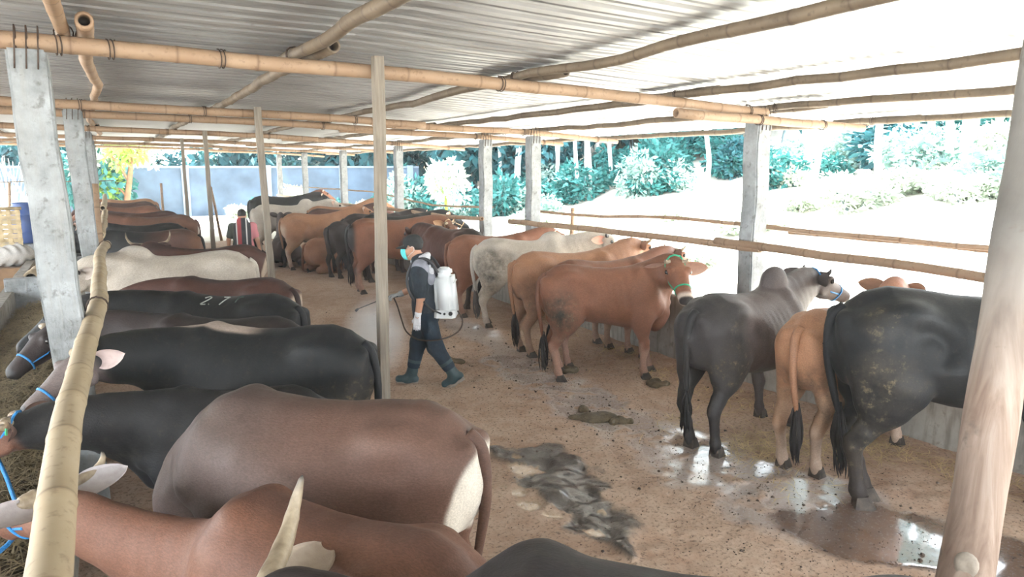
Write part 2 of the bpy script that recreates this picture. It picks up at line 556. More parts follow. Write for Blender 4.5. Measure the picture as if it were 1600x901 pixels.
    for sd in (-1, 1):
        F.ell(tuple(HP(.135, sd * .088, .0)), (.042 * hs, .036 * hs, .036 * hs), .02 * hs)
        F.ell(tuple(HP(.139, sd * .124, -.014)), (.027 * hs, .017 * hs, .024 * hs), .012 * hs, neg=True)
        F.ell(tuple(HP(.487, sd * .033, -.034)), (.016 * hs, .014 * hs, .012 * hs), .010 * hs, neg=True)
        F.ell(tuple(HP(.10, sd * .075, -.115)), (.07 * hs, .03 * hs, .055 * hs), .03 * hs)
    V, Q = F.mesh()
    ph = loc[0] * 3.1 + loc[1] * 1.7
    q_ = V / h
    dd = np.sin(q_[:, 0] * 17 + ph + 3 * np.sin(q_[:, 2] * 9)) * np.sin(q_[:, 2] * 15 - ph) * np.sin(q_[:, 1] * 13 + 1.3)
    nk = sst(.40, .55, q_[:, 0] / lx) * sst(.95, .75, q_[:, 0] / lx) * sst(.45, .6, (V[:, 2] - dz) / h)
    wr = np.sin(q_[:, 0] * 75 + 9 * q_[:, 2] + 2 * np.sin(q_[:, 2] * 21)) * nk
    am = (.0035 * dd + .0011 * wr) * h * sst(.2, .4, q_[:, 2])
    V[:, 1] += np.sign(V[:, 1]) * am
    me = mesh_np('body', V, Q)
    # coat colours (own markings, and sunlight painted on by one mod)
    K = COATS[coat]
    N = len(V)
    x = V[:, 0] / (h * lx); y = V[:, 1] / h; z = (V[:, 2] - dz) / h
    zr = V[:, 2] / h
    col = np.tile(np.array(K['base']), (N, 1))
    def put(mask, c):
        nonlocal col
        col = col * (1 - mask[:, None]) + np.array(c)[None] * mask[:, None]
    sx = ((V - poll) @ np.array(hd)) / hs
    hl = ((V - poll) @ np.array(hy)) / hs
    hv = ((V - poll) @ np.array(hz)) / hs
    inhead = sst(-.02, .06, sx) * (np.abs(hl) < .2) * (hv > -.28) * (hv < .12) * (sx < .6)
    body = 1 - inhead
    wob = .03 * np.sin(x * 23 + y * 11) + .02 * np.sin(x * 51 - z * 37)
    put(sst(.10, .03, np.abs(y)) * sst(.82, .93, z + wob) * body * .8, K['back'])
    put(sst(.60, .46, z + wob) * body * .8, K['belly'])
    if not lying:
        put(sst(.34, .24, zr + wob) * body, K['leg'])
    if K['rump'] is not None:
        r = np.sqrt(((x + .60) / .135) ** 2 + (np.maximum(np.abs(y) - .06, 0) / .12) ** 2 + ((z - .66) / .20) ** 2)
        put(sst(1.08, .90, r + wob) * body, K['rump'])
    if mod is not None:
        col = mod(col, x, y, z, body, put_mask=lambda c, m, k: c * (1 - m[:, None]) + np.array(k)[None] * m[:, None])
    if muzzle is not None:
        put(sst(.395, .44, sx - hv * .15) * inhead, muzzle)
    if coat not in ('black', 'dark', 'grey'):
        put(sst(.446, .465, sx + .18 * hv) * sst(-.110, -.085, hv) * inhead, (.030, .025, .026))
    else:
        put(sst(.44, .47, sx + .15 * hv) * inhead, (.012, .011, .011))
    set_col(me, col)
    da = me.attributes.new('dirt', 'FLOAT', 'POINT')
    dm = .18 * sst(.45, .12, zr) * body + .10 * body
    if dirt:
        for (cx, cy, cz, r, a) in dirt:
            rr = np.sqrt((x - cx) ** 2 + (y - cy) ** 2 + (z - cz) ** 2) / r
            dm = np.maximum(dm, a * sst(1.0, .45, rr))
    da.data.foreach_set('value', (dm * body).astype(np.float32))
    body_o = link('body', me, M_HIDE, root, True)
    base = np.array(K['base'])
    # ears
    for sd, sp in ((1, ears[0]), (-1, ears[1])):
        side = (hy * sd + hz * (-.05 + sp) - hd * earsweep).normalized()
        nrm = ((hd if not earback else -hd * .8) + hz * (.35 if not earback else .6)).normalized()
        nrm = (nrm - side * nrm.dot(side)).normalized()
        wid = side.cross(nrm)
        o0 = HP(.004 + .05 * (.34 - earsweep), sd * .078, -.055)
        L = .235 * hs * earsize; Wd = .066 * hs * earsize
        Vv = []; cc_ = []; Ff = []
        nu, nv = 10, 9
        for lay in (0, 1):
            for i in range(nu + 1):
                t = i / nu
                ww = Wd * (math.sin(pi * min(1, t * .86 + .14)) ** .65) * (1.0 if t < .98 else .25)
                for j in range(nv):
                    a = (j / (nv - 1) - .5) * 2
                    cup = (a * a) * .55 * ww * (1 - .5 * t) 
                    p = o0 + side * (t * L) + wid * (a * ww) + nrm * (cup - .012 * hs - (.010 * hs if lay else 0) * (1 - a * a) - .02 * hs * t * t)
                    Vv.append(p)
                    edge = abs(a) > .8 or t > .92
                    cc_.append(tuple(ear_out if ear_out else base * .8 + .02) if lay else ((ear_in[0] * .7, ear_in[1] * .7, ear_in[2] * .7) if not edge else tuple(np.array(ear_in) * 1.05)))
        for lay in (0, 1):
            b = lay * (nu + 1) * nv
            for i in range(nu):
                for j in range(nv - 1):
                    q4 = (b + i * nv + j, b + i * nv + j + 1, b + (i + 1) * nv + j + 1, b + (i + 1) * nv + j)
                    Ff.append(q4 if lay else q4[::-1])
        b = (nu + 1) * nv
        for i in range(nu):
            for j in (0, nv - 1):
                Ff.append((i * nv + j, (i + 1) * nv + j, b + (i + 1) * nv + j, b + i * nv + j))
        for j in range(nv - 1):
            Ff.append((nu * nv + j, nu * nv + j + 1, b + nu * nv + j + 1, b + nu * nv + j))
        em = mesh_np('ear', Vv, Ff); set_col(em, cc_)
        ear_o = link('ear', em, M_EAR, root, True)
        if eartag and sd == (1 if eartag == 1 else -1):
            c = o0 + side * (L * .55) + nrm * .012
            tm = MB(); R = Matrix((wid, nrm, side)).transposed()
            tm.box(tuple(c), (.035, .004, .05), R)
            tm.build('ear_tag', simple('green_tag', (.05, .55, .25), .4, .1), ear_o)
    # eyes
    for sd in (-1, 1):
        bm = bmesh.new(); bmesh.ops.create_uvsphere(bm, u_segments=12, v_segments=8, radius=.024 * hs)
        e_me = bpy.data.meshes.new('eye'); bm.to_mesh(e_me); bm.free()
        link('eye', e_me, M_EYE, root, True, HP(.139, sd * .110, -.013))
    # horns
    if horn:
        for sd in (1, -1):
            ln, out, upc, fwdc, r0 = horn if not isinstance(horn, dict) else horn[sd]
            if ln <= 0: continue
            p0 = HP(.022, sd * .060, .008)
            p1 = p0 + (hy * sd * out + hz * .15 * upc + hd * fwdc * .3) * ln * .5
            p2 = p1 + (hy * sd * out * .55 + hz * upc * .75 + hd * fwdc * .7) * ln * .35
            p3 = p2 + (hy * sd * out * .05 + hz * upc + hd * fwdc) * ln * .25
            B = bez([p0, p1, p2, p3], 12)
            n = len(B)
            rr = [r0 * hs * ((1 - i / (n - 1)) ** .7 * .92 + .08) * (1 + .05 * math.sin(i * 2.4)) for i in range(n)]
            Vh, Fh = tube_vf(B, rr, 12)
            hm_ = mesh_np('horn', Vh, Fh)
            set_col(hm_, np.repeat(np.array([[max(0.0, (i / (n - 1) - .72) / .28)] * 3 for i in range(n)]), 12, 0))
            link('horn', hm_, hornmat or M_HORN, root, True)
    # hooves
    for (p, q_) in hoof:
        m = MB()
        fw = Vector((p - q_)); fw.z = 0
        fw = fw.normalized() if fw.length > 1e-4 else Vector((1, 0, 0))
        if not lying: fw = Vector((1, 0, 0))
        sdv = Vector((-fw.y, fw.x, 0))
        for s2 in (-1, 1):
            pts = []
            hr = .036 * h
            rg = [(-.9, -.1, .0), (-.9, .95, .0), (1.25, .95, .0), (1.75, .35, .0), (1.25, -.1, .0)]
            rt_ = [(-.8, -.05, 1.55), (-.8, .85, 1.55), (.45, .85, 1.75), (.75, .35, 1.75), (.45, -.05, 1.75)]
            for (a, b_, c_) in rg + rt_:
                base_p = Vector((p[0], p[1], 0 if not lying else max(0.0, p[2] - .04 * h)))
                pts.append(base_p + fw * a * hr + sdv * (b_ * s2 + .08 * s2) * hr * 1.0 + Vector((0, 0, c_ * hr)))
            Fq = [(4, 3, 2, 1, 0), (5, 6, 7, 8, 9)] + [(i, (i + 1) % 5, (i + 1) % 5 + 5, i + 5) for i in range(5)]
            if s2 < 0: Fq = [f[::-1] for f in Fq]
            m.add(pts, Fq)
        m.build('hoof', M_HOOF, root)
    # tail
    tx, ty, tl = tail
    b0 = Vector(H((-.555, 0, .905)))
    if not lying:
        TP = [b0, b0 + Vector((-.052 * h, ty * .1, -.055 * h)), b0 + Vector((-.068 * h + tx * .3, ty * .35, -.22 * h)), b0 + Vector((-.045 * h + tx * .7, ty * .75, -.40 * h)), b0 + Vector((-.025 * h + tx, ty, -.52 * h + tl))]
        tf = [TP[-1], TP[-1] + Vector((.0 + tx * .25, ty * .2, -.10 * h)), TP[-1] + Vector((.01 + tx * .4, ty * .3, -.20 * h)), TP[-1] + Vector((.015 + tx * .45, ty * .35, -.27 * h))]
    else:
        TP = [b0, b0 + Vector((-.06 * h, ty * .2, -.10 * h)), Vector((b0.x - .08 * h, ty * .6, .10)), Vector((b0.x - .0 * h, ty, .03))]
        tf = [TP[-1], TP[-1] + Vector((.05, .05, -.005)), TP[-1] + Vector((.12, .09, -.005)), TP[-1] + Vector((.2, .12, -.01))]
    B = bez(TP, 16); n = len(B)
    Vt, Ft = tube_vf(B, [h * (.032 - .020 * i / (n - 1)) for i in range(n)], 10)
    tm = mesh_np('tail', Vt, Ft)
    set_col(tm, np.tile(np.array(tcol if tcol else (K['back'] if coat != 'grey' else (.024, .023, .023))) * .9, (len(Vt), 1)))
    ta = link('tail', tm, M_HIDE, root, True)
    if isinstance(K['rump'], tuple) or coat in ('red', 'orange', 'brown', 'bali'): tuftc = (.02, .017, .016)
    elif coat == 'white': tuftc = (.10, .09, .08)
    else: tuftc = (.012, .011, .011)
    m = MB()
    rg = random.Random(int(loc[0] * 100) + int(loc[1] * 10))
    for s in range(44):
        a = rg.uniform(0, 2 * pi); r = rg.uniform(.004, .040) * h
        o = Vector((math.cos(a) * r, math.sin(a) * r, 0))
        lf = rg.uniform(.55, 1.15)
        o2 = Vector((rg.uniform(-.02, .02), rg.uniform(-.02, .02), 0)) * h
        pts = [tf[0] + o * .25 + Vector((0, 0, rg.uniform(-.02, .06) * h)), tf[0].lerp(tf[1], lf) + o * .9, tf[0].lerp(tf[2], lf) + o * 1.0 + o2 * .5, tf[0].lerp(tf[3], lf) + o * .6 + o2]
        m.tube(bez(pts, 6), [h * .004, h * .0065, h * .0065, h * .006, h * .005, h * .004, h * .001][:len(bez(pts, 6))], 5, True, tuftc)
    m.build('tail_tuft', M_HIDE, ta, True, True)
    # halter of rope round muzzle and poll
    if halter is not None:
        m = MB()
        def ring(s, k=1.05, tilt=0.0):
            w_ = np.interp(s, hsx, hw); t_ = np.interp(s, hsx, ht); b_ = np.interp(s, hsx, hb)
            pts = []
            for i in range(25):
                a = 2 * pi * i / 24
                ca, sa = math.cos(a), math.sin(a)
                zc_ = b_ + (t_ - b_) * .58
                vv = sa * ((t_ - zc_) if sa > 0 else (zc_ - b_)) * k
                ll = ca * w_ * k * (1 - .32 * max(0, -sa))
                pts.append(Vector(poll) + hd * (s + tilt * sa) * hs + hy * ll + hz * (zc_ + vv))
            return pts
        m.tube(ring(.33),   .0085 * hs, 6, False)
        for sd in (-1, 1):
            m.tube([HP(.33, sd * .062, -.08), HP(.2, sd * .083, -.1), HP(.08, sd * .096, -.06), HP(0.0, sd * .095, -.01), HP(-.03, sd * .05, .035)],   .0085 * hs, 6)
        m.tube([HP(-.03, .05, .035), HP(-.035, 0, .045), HP(-.03, -.05, .035)],   .0085 * hs, 6)
        m.build('halter', halter, root, True)
    return root, HP
# ------------------------------------------------------------------ value noise for real relief
def vnoise(x, y, seed=0):
    xi = np.floor(x).astype(np.int64); yi = np.floor(y).astype(np.int64)
    fx = x - xi; fy = y - yi
    fx = fx * fx * (3 - 2 * fx); fy = fy * fy * (3 - 2 * fy)
    def hsh(a, b):
        n = (a * 374761393 + b * 668265263 + seed * 144665) & 0x7fffffff
        n = ((n ^ (n >> 13)) * 1274126177) & 0x7fffffff
        return (n & 0xffff) / 65535.0
    return (hsh(xi, yi) * (1 - fx) + hsh(xi + 1, yi) * fx) * (1 - fy) + (hsh(xi, yi + 1) * (1 - fx) + hsh(xi + 1, yi + 1) * fx) * fy

def fbm(x, y, f=1.0, o=4, seed=0):
    s = 0; a = .5; t = 0
    for i in range(o):
        s = s + a * vnoise(x * f + 17.3 * i, y * f - 9.1 * i, seed + i); t += a
        a *= .5; f *= 2.1
    return s / t

def segdist(x, y, P):
    d = np.full(x.shape, 1e9)
    for (ax, ay, ra), (bx, by, rb) in zip(P[:-1], P[1:]):
        dx, dy = bx - ax, by - ay
        t = np.clip(((x - ax) * dx + (y - ay) * dy) / (dx * dx + dy * dy), 0, 1)
        d = np.minimum(d, np.hypot(x - ax - t * dx, y - ay - t * dy) / (ra + (rb - ra) * t))
    return d

WALLX = lambda y: 6.075

# ------------------------------------------------------------------ floor of trodden earth
def wet_fields(x, y):
    n = fbm(x, y, 2.2, 5, 3)
    n2 = fbm(x, y, 7.0, 3, 9)
    pud = segdist(x, y, [(3.95, 3.0, .22), (4.2, 2.72, .40), (4.45, 2.5, .40), (4.6, 2.05, .45), (4.75, 1.6, .4)]) + (n - .5) * 1.3
    pud = np.clip((1.08 - pud) / .25, 0, 1)
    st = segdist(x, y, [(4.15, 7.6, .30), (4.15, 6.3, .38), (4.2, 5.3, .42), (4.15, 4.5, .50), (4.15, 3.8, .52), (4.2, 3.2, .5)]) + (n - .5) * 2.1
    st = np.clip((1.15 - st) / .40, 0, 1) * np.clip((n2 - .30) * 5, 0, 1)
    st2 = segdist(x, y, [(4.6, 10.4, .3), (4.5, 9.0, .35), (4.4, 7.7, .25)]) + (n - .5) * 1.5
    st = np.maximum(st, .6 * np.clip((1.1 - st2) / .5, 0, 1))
    mud = segdist(x, y, [(2.65, 5.35, .12), (2.85, 4.75, .30), (2.8, 4.1, .27), (2.75, 3.6, .20), (2.62, 3.2, .06)]) + (n - .5) * 2.0 + (n2 - .5) * 1.0
    mud = np.clip((1.05 - mud) / .3, 0, 1)
    mp = np.full(x.shape, 0.0)
    for (cx, cy, r) in ((2.70, 4.70, .15), (2.50, 4.36, .10), (2.46, 4.14, .09), (2.86, 3.84, .06), (2.52, 3.90, .08), (2.62, 3.60, .07), (2.80, 4.92, .05), (2.44, 4.5, .06)):
        mp = np.maximum(mp, np.clip((1.0 - (np.hypot((x - cx) * 1.15 + .3 * (y - cy), y - cy) / r + (n2 - .5) * 1.8)) / .15, 0, 1))
    return pud, st, mud, mp

def floor_z(x, y):
    pud, st, mud, mp = wet_fields(x, y)
    z = (fbm(x, y, 1.6, 3, 21) - .5) * .035 + (fbm(x, y, 9, 3, 5) - .5) * .022
    z = z + mud * ((fbm(x, y, 4.5, 2, 31) - .45) * .10 + (fbm(x, y, 14, 2, 33) - .5) * .03)
    z = z * (1 - .95 * pud) * (1 - .85 * st)
    z = np.where(mp > .3, -.006, z)
    return z

def build_floor():
    ys = np.concatenate([np.arange(-3, 1.4, .25), np.arange(1.4, 7.4, .028), np.arange(7.4, 12, .06), np.arange(12, 25.3, .25)])
    xs = np.concatenate([np.arange(-7, -1.2, .3), np.arange(-1.2, 2.0, .12), np.arange(2.0, 5.3, .028), np.arange(5.3, 7.2, .07)])
    X, Y = np.meshgrid(xs, ys, indexing='ij')
    Z = floor_z(X, Y)
    V = np.stack([X.ravel(), Y.ravel(), Z.ravel()], 1)
    nx, ny = X.shape
    I = np.arange(nx * ny).reshape(nx, ny)
    Fq = np.stack([I[:-1, :-1].ravel(), I[1:, :-1].ravel(), I[1:, 1:].ravel(), I[:-1, 1:].ravel()], 1)
    me = mesh_np('floor', V, Fq)
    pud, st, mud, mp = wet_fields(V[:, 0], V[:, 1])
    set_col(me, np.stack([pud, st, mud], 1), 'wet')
    a = me.attributes.new('slurry', 'FLOAT', 'POINT'); a.data.foreach_set('value', mp.astype(np.float32))
    t = NT('trodden_earth')
    v = t.coord('Object')
    w = t.attr('wet'); sep = t.node('ShaderNodeSeparateColor'); t.L(w.outputs['Color'], sep.inputs[0])
    pu, stk, mu = sep.outputs[0], sep.outputs[1], sep.outputs[2]
    sl = t.attr('slurry').outputs['Fac']
    big = t.noise(v, 1.1, 5, .6); med = t.noise(v, 7, 6, .65); fin = t.noise(v, 38, 5, .7)
    c = t.ramp(big, [(.30, (.270, .160, .105)), (.50, (.385, .258, .182)), (.70, (.470, .345, .258))])
    c = t.mix(t.ramp(med, [(.35, 0.0), (.65, .55)]), c, (.50, .39, .30))
    c = t.mix(t.ramp(fin, [(.52, 0.0), (.66, .75)]), c, (.085, .056, .040))
    c = t.mix(t.math('MULTIPLY', stk, .55), c, (.47, .44, .425))  # pale grey painted in for the bright reflection on the wet streaks
    c = t.mix(t.math('MULTIPLY', mu, .92), c, t.ramp(med, [(.35, (.010, .010, .010)), (.58, (.032, .029, .027)), (.75, (.10, .085, .07))]))
    c = t.mix(sl, c, (.42, .30, .20))
    c = t.mix(t.math('MULTIPLY', pu, .8), c, t.ramp(med, [(.4, (.075, .042, .028)), (.7, (.13, .075, .05))]))
    t.col(c)
    spk = t.ramp(fin, [(.42, 0.0), (.56, 1.0)])
    dry = t.math('MULTIPLY', spk, .12)
    wetr = t.math('MAXIMUM', t.math('MULTIPLY', stk, .95), t.math('MAXIMUM', pu, t.math('MAXIMUM', t.math('MULTIPLY', mu, .75), sl)))
    r = t.math('SUBTRACT', .92, t.math('MULTIPLY', wetr, t.ramp(fin, [(.42, .84), (.66, .55)])), True)
    t.rough(r)
    t.b.inputs['Specular IOR Level'].default_value = .5
    t.b.inputs['IOR'].default_value = 1.4
    t.L(t.math('MAXIMUM', t.math('MULTIPLY', stk, .9), t.math('MAXIMUM', t.math('MULTIPLY', mu, .6), t.math('MAXIMUM', pu, sl))), t.b.inputs['Coat Weight'])
    t.b.inputs['Coat IOR'].default_value = 1.6
    t.L(t.math('MULTIPLY_ADD' if False else 'ADD', .06, t.math('MULTIPLY', t.math('SUBTRACT', 1.0, pu), .12)), t.b.inputs['Coat Roughness'])
    hgt = t.math('MULTIPLY', t.math('ADD', t.math('MULTIPLY', med, .7), t.math('MULTIPLY', fin, .5)), t.math('SUBTRACT', 1.0, t.math('MAXIMUM', t.math('MULTIPLY', pu, .96), t.math('MULTIPLY', stk, .88))))
    t.bump(hgt, .75, .022)
    f = link('floor', me, t.m, None, True)
    tag(f, kind='structure')
    return f

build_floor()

M_CONC = None
def conc_mat():
    t = NT('weathered_concrete')
    v = t.coord('Object')
    a = t.noise(v, 2.2, 6, .65); b = t.noise(v, 14, 5, .6); s = t.noise(t.coord('Object', (9, 9, .8)), 2.5, 4)
    c = t.ramp(a, [(.34, (.13, .138, .138)), (.5, (.235, .246, .248)), (.68, (.36, .378, .385))])
    c = t.mix(t.ramp(s, [(.5, 0.0), (.7, .5)]), c, (.24, .235, .22))
    c = t.mix(t.ramp(b, [(.58, 0.0), (.70, .7)]), c, (.10, .095, .088))
    t.col(c); t.rough(.9)
    t.bump(t.math('ADD', b, t.math('MULTIPLY', s, .8)), .5, .02)
    return t.m
M_CONC = conc_mat()
M_BLOCK = simple('grey_block', (.26, .25, .235), .95, .3, 3, .5)
def bamboo_mat(name, a, b, dark):
    t = NT(name)
    at = t.attr('coat'); sp = t.node('ShaderNodeSeparateColor'); t.L(at.outputs['Color'], sp.inputs[0])
    v = t.coord('Object')
    n = t.noise(v, 2.3, 5, .6); f = t.noise(v, 22, 4, .6)
    rd = t.rnd()
    c = t.ramp(n, [(.32, a), (.68, b)])
    c = t.mix(t.math('MULTIPLY', rd, .45), c, tuple(x * .62 for x in a))
    c = t.mix(t.ramp(f, [(.56, 0.0), (.70, .55)]), c, dark)
    c = t.mix(sp.outputs[0], c, dark)
    c = t.mix(sp.outputs[1], c, (.018, .014, .011))  # near-black inner shade painted into the hollow ends
    t.col(c); t.rough(.62); t.b.inputs['Specular IOR Level'].default_value = .35
    t.bump(f, .18, .006)
    return t.m
M_BAM = bamboo_mat('dry_bamboo', (.265, .165, .098), (.355, .245, .158), (.13, .075, .043))
M_BAMO = bamboo_mat('old_bamboo', (.115, .085, .058), (.19, .145, .098), (.06, .042, .03))
M_BAMP = bamboo_mat('pale_bamboo', (.37, .285, .175), (.47, .38, .26), (.165, .115, .07))
M_WIRE = simple('rusty_wire', (.055, .035, .025), .7, .4, 40, .3)

def bamboo(name, pts, dia, label, group=None, mat=None, node=.42, seg=14, wig=.012, seed=0, ties=(), hollow=True, cat='bamboo pole', taper=.85, parent=None, sub=None):
    """one culm with swollen rings at its nodes, bark colour and end-hole shade kept in an attribute, open cut ends"""
    rg = random.Random(seed)
    P = [Vector(p) for p in pts]
    org = P[0].copy()
    L = sum((P[i + 1] - P[i]).length for i in range(len(P) - 1))
    base = bez(P, max(8, int(L / .5) * (len(P) - 1)))
    # resample by length with rings
    cum = [0]
    for i in range(len(base) - 1): cum.append(cum[-1] + (base[i + 1] - base[i]).length)
    tot = cum[-1]
    def at(s):
        s = min(max(s, 0), tot)
        for i in range(len(cum) - 1):
            if s <= cum[i + 1] + 1e-9:
                t = (s - cum[i]) / max(1e-9, cum[i + 1] - cum[i]); return base[i].lerp(base[i + 1], t)
        return base[-1]
    ss = []; k = []
    s = rg.uniform(.1, node)
    nodes = []
    while s < tot:
        nodes.append(s); s += node * rg.uniform(.82, 1.2)
    ss = [(0, 1.0, 0)]
    for nd in nodes:
        for d, r, c in ((-.018, 1.0, 0), (-.006, 1.05, .45), (.0, 1.03, .8), (.007, 1.04, .3), (.022, 1.0, 0)):
            if 0 < nd + d < tot: ss.append((nd + d, r, c))
        if nd + node * .5 < tot: ss.append((nd + node * .45, .985, 0))
    ss.append((tot, 1.0, 0))
    ss.sort()
    off = [(rg.uniform(-wig, wig), rg.uniform(-wig, wig)) for _ in range(len(nodes) + 3)]
    pts2 = []; rad = []; col = []
    for (s, r, c) in ss:
        q = s / node; i = min(int(q), len(off) - 2); t = min(1, q - int(q))
        ox = off[i][0] * (1 - t) + off[i + 1][0] * t; oz = off[i][1] * (1 - t) + off[i + 1][1] * t
        e = min(1, s / .3, (tot - s) / .3)
        p = at(s) - org
        pts2.append(p + Vector((ox * e * .7, ox * e * .7, oz * e)))
        rad.append(dia / 2 * r * (1 - (1 - taper) * s / tot)); col.append(c)
    V, F = tube_vf(pts2, rad, seg, False)
    C_ = []
    for c in col: C_ += [(c, 0, 0)] * seg
    n = len(pts2)
    fr = frames(pts2)
    for end in (0, n - 1):
        p, t, a, b = fr[end]; sg = -1 if end == 0 else 1
        b0 = len(V)
        for rr, dpt, cc in ((.66, 0, (.3, 0, 0)), (.62, -.10, (0, 1, 0))):
            for k_ in range(seg):
                an = 2 * pi * k_ / seg
                V.append(p + t * (sg * dpt) + a * (math.cos(an) * rad[end] * rr) + b * (math.sin(an) * rad[end] * rr)); C_.append(cc)
        for k_ in range(seg):
            k2 = (k_ + 1) % seg
            f1 = (end * seg + k_, end * seg + k2, b0 + k2, b0 + k_); f2 = (b0 + k_, b0 + k2, b0 + seg + k2, b0 + seg + k_)
            F.append(f1[::-1] if end == 0 else f1); F.append(f2[::-1] if end == 0 else f2)
        F.append(tuple(b0 + seg + k_ for k_ in range(seg)) if end else tuple(b0 + seg + k_ for k_ in range(seg))[::-1])
    me = mesh_np(name, V, F); set_col(me, C_)
    o = link(name, me, mat or M_BAM, parent, True, org)
    if not parent: tag(o, label, cat, group)
    for td in ties:
        p = at(td * tot) - org; t = (at(min(tot, td * tot + .05)) - at(max(0, td * tot - .05))).normalized()
        wp = []
        up = Vector((0, 0, 1)); up = (up - t * up.dot(t)).normalized(); sd = t.cross(up)
        for i in range(27):
            an = 2 * pi * 2 * i / 26
            wp.append(p + t * ((i / 26 - .5) * .05 + .012 * math.sin(an)) + (up * math.cos(an) + sd * math.sin(an)) * dia / 2 * 1.08)
        wp.append(wp[-1] - up * .05 + t * .02)
        Vw, Fw = tube_vf(wp, .0045, 5)
        link('wire_tie', mesh_np('wire_tie', Vw, Fw), M_WIRE, o, True)
    return o

# ------------------------------------------------------------------ roof
RX = [-8, -.5, 2, 6.2, 8, 9]; RZ = [3.44, 3.32, 3.27, 3.13, 3.03, 2.97]
roofz = lambda x: float(np.interp(x, RX, RZ))
def build_roof():
    t = NT('galvanised_sheet')
    v = t.coord('Object', (.5, 3, 3)); w = t.coord('Object')
    a = t.noise(v, 3, 5, .6); b = t.noise(w, 9, 5, .6)
    rd = t.rnd()
    c = t.ramp(a, [(.3, (.31, .32, .33)), (.7, (.47, .475, .48))])
    c = t.mix(t.math('MULTIPLY', rd, .35), c, (.36, .37, .37))
    c = t.mix(t.ramp(b, [(.64, 0.0), (.76, .45)]), c, (.20, .16, .13))
    t.col(c); t.b.inputs['Metallic'].default_value = .72
    t.rough(t.ramp(a, [(.3, .36), (.7, .52)]))
    t.bump(t.noise(t.coord('Object', (.3, 1, 1)), 6, 3), .12, .01)
    root = tag(empty('ceiling'), kind='structure')
    Lx = 2.28; Wy = 1.04; pitch = .25
    prof = []
    y = 0
    for k in range(6):
        for dy, dz in ((0, 0), (.085, 0), (.105, .006), (.125, 0), (.17, 0), (.192, .030), (.228, .030)):
            prof.append((y + dy, dz))
        y += pitch
    prof += [(y, 0), (y + .03, .004)]
    nx = 7
    V = []; F = []
    for i in range(nx + 1):
        for (yy, zz) in prof:
            V.append((i * Lx / nx, yy, zz - .012 * math.sin(pi * i / nx)))
    m = len(prof)
    for i in range(nx):
        for j in range(m - 1):
            F.append((i * m + j, (i + 1) * m + j, (i + 1) * m + j + 1, i * m + j + 1))
    me = mesh_np('roof_sheet', V, F); me.materials.append(t.m)
    rg = random.Random(5)
    ro = 0
    Y = -4.0
    row = 0
    while Y < 30.5:
        xs = [-7.2, -5.0, -2.8, -.6, 1.6, 3.8, 5.9, 7.9 - 1.16]
        for ix, x0 in enumerate(xs):
            x1 = x0 + Lx
            z0 = roofz(x0); z1 = roofz(x1)
            o = bpy.data.objects.new('roof_sheet', me); C.objects.link(o); o.parent = root
            o.location = (x0 + rg.uniform(-.03, .03), Y, z0 + .004 * ix + .0012 * (row % 2))
            o.rotation_euler = (0, -math.atan2(z1 - z0, Lx), 0)
        Y += 1.25
        row += 1
    return root
build_roof()

# beams across the aisle
purz = lambda x: roofz(x) - .065
beamz = lambda x: roofz(x) - .185
ORD = ['nearest', 'second nearest', 'third nearest', 'fourth nearest', 'fifth nearest', 'sixth nearest', 'seventh nearest', 'farthest']
BY = [5.62, 10.6, 12.4, 17.0, 21.8, 26.4, 30.6]
for i, y in enumerate(BY):
    d = .118 if i < 4 else .105
    xa, xb = -3.4, 1.9
    xs = [-3.6, -1.5, .5, 2.2] ; xs2 = [1.9, 4.0, 6.2]; xs3 = [4.9, 6.6, 8.0]
    nm = ORD[i] if i < 6 else 'farthest'
    if i == 0:
        bamboo('crossbeam', [(-3.4, y, beamz(-3.4)), (0, y, beamz(0) + .005), (3.0, y + .02, beamz(3) + .02), (6.35, y + .08, beamz(6.35) + .01)], d, 'long tan bamboo crossbeam on the leftmost near concrete post, nearest of the crossbeams', 'bamboo crossbeams under the roof', node=.56, wig=.007, seed=i, ties=(.33, .36, .43, .66, .97))
        bamboo('crossbeam', [(5.0, y + .0, beamz(5) - .09), (6.6, y, beamz(6.6) - .07), (7.9, y, beamz(7.9) - .03)], .10, 'short bamboo beam end running from the big right concrete post to the eaves', 'bamboo crossbeams under the roof', node=.56, wig=.007, seed=50 + i, ties=(.4, .75))
    else:
        bamboo('crossbeam', [(-3.5, y, beamz(-3.5)), (-1, y, beamz(-1)), (2.6, y + .02, beamz(2.6) + .01), (4.4, y + .03, beamz(4.4))], d, nm + ' bamboo crossbeam over the left row of cattle', 'bamboo crossbeams under the roof', node=.56, wig=.007, seed=i, ties=(.42, .60, .86), taper=.9)
        bamboo('crossbeam', [(3.6, y + .12, beamz(3.6) - .02), (6.2, y + .10, beamz(6.2)), (8.15, y + .1, beamz(8.15) - .01)], d * .9, nm + ' bamboo crossbeam over the right row of cattle', 'bamboo crossbeams under the roof', node=.56, wig=.007, seed=80 + i, ties=(.15, .57, .9), taper=.8)

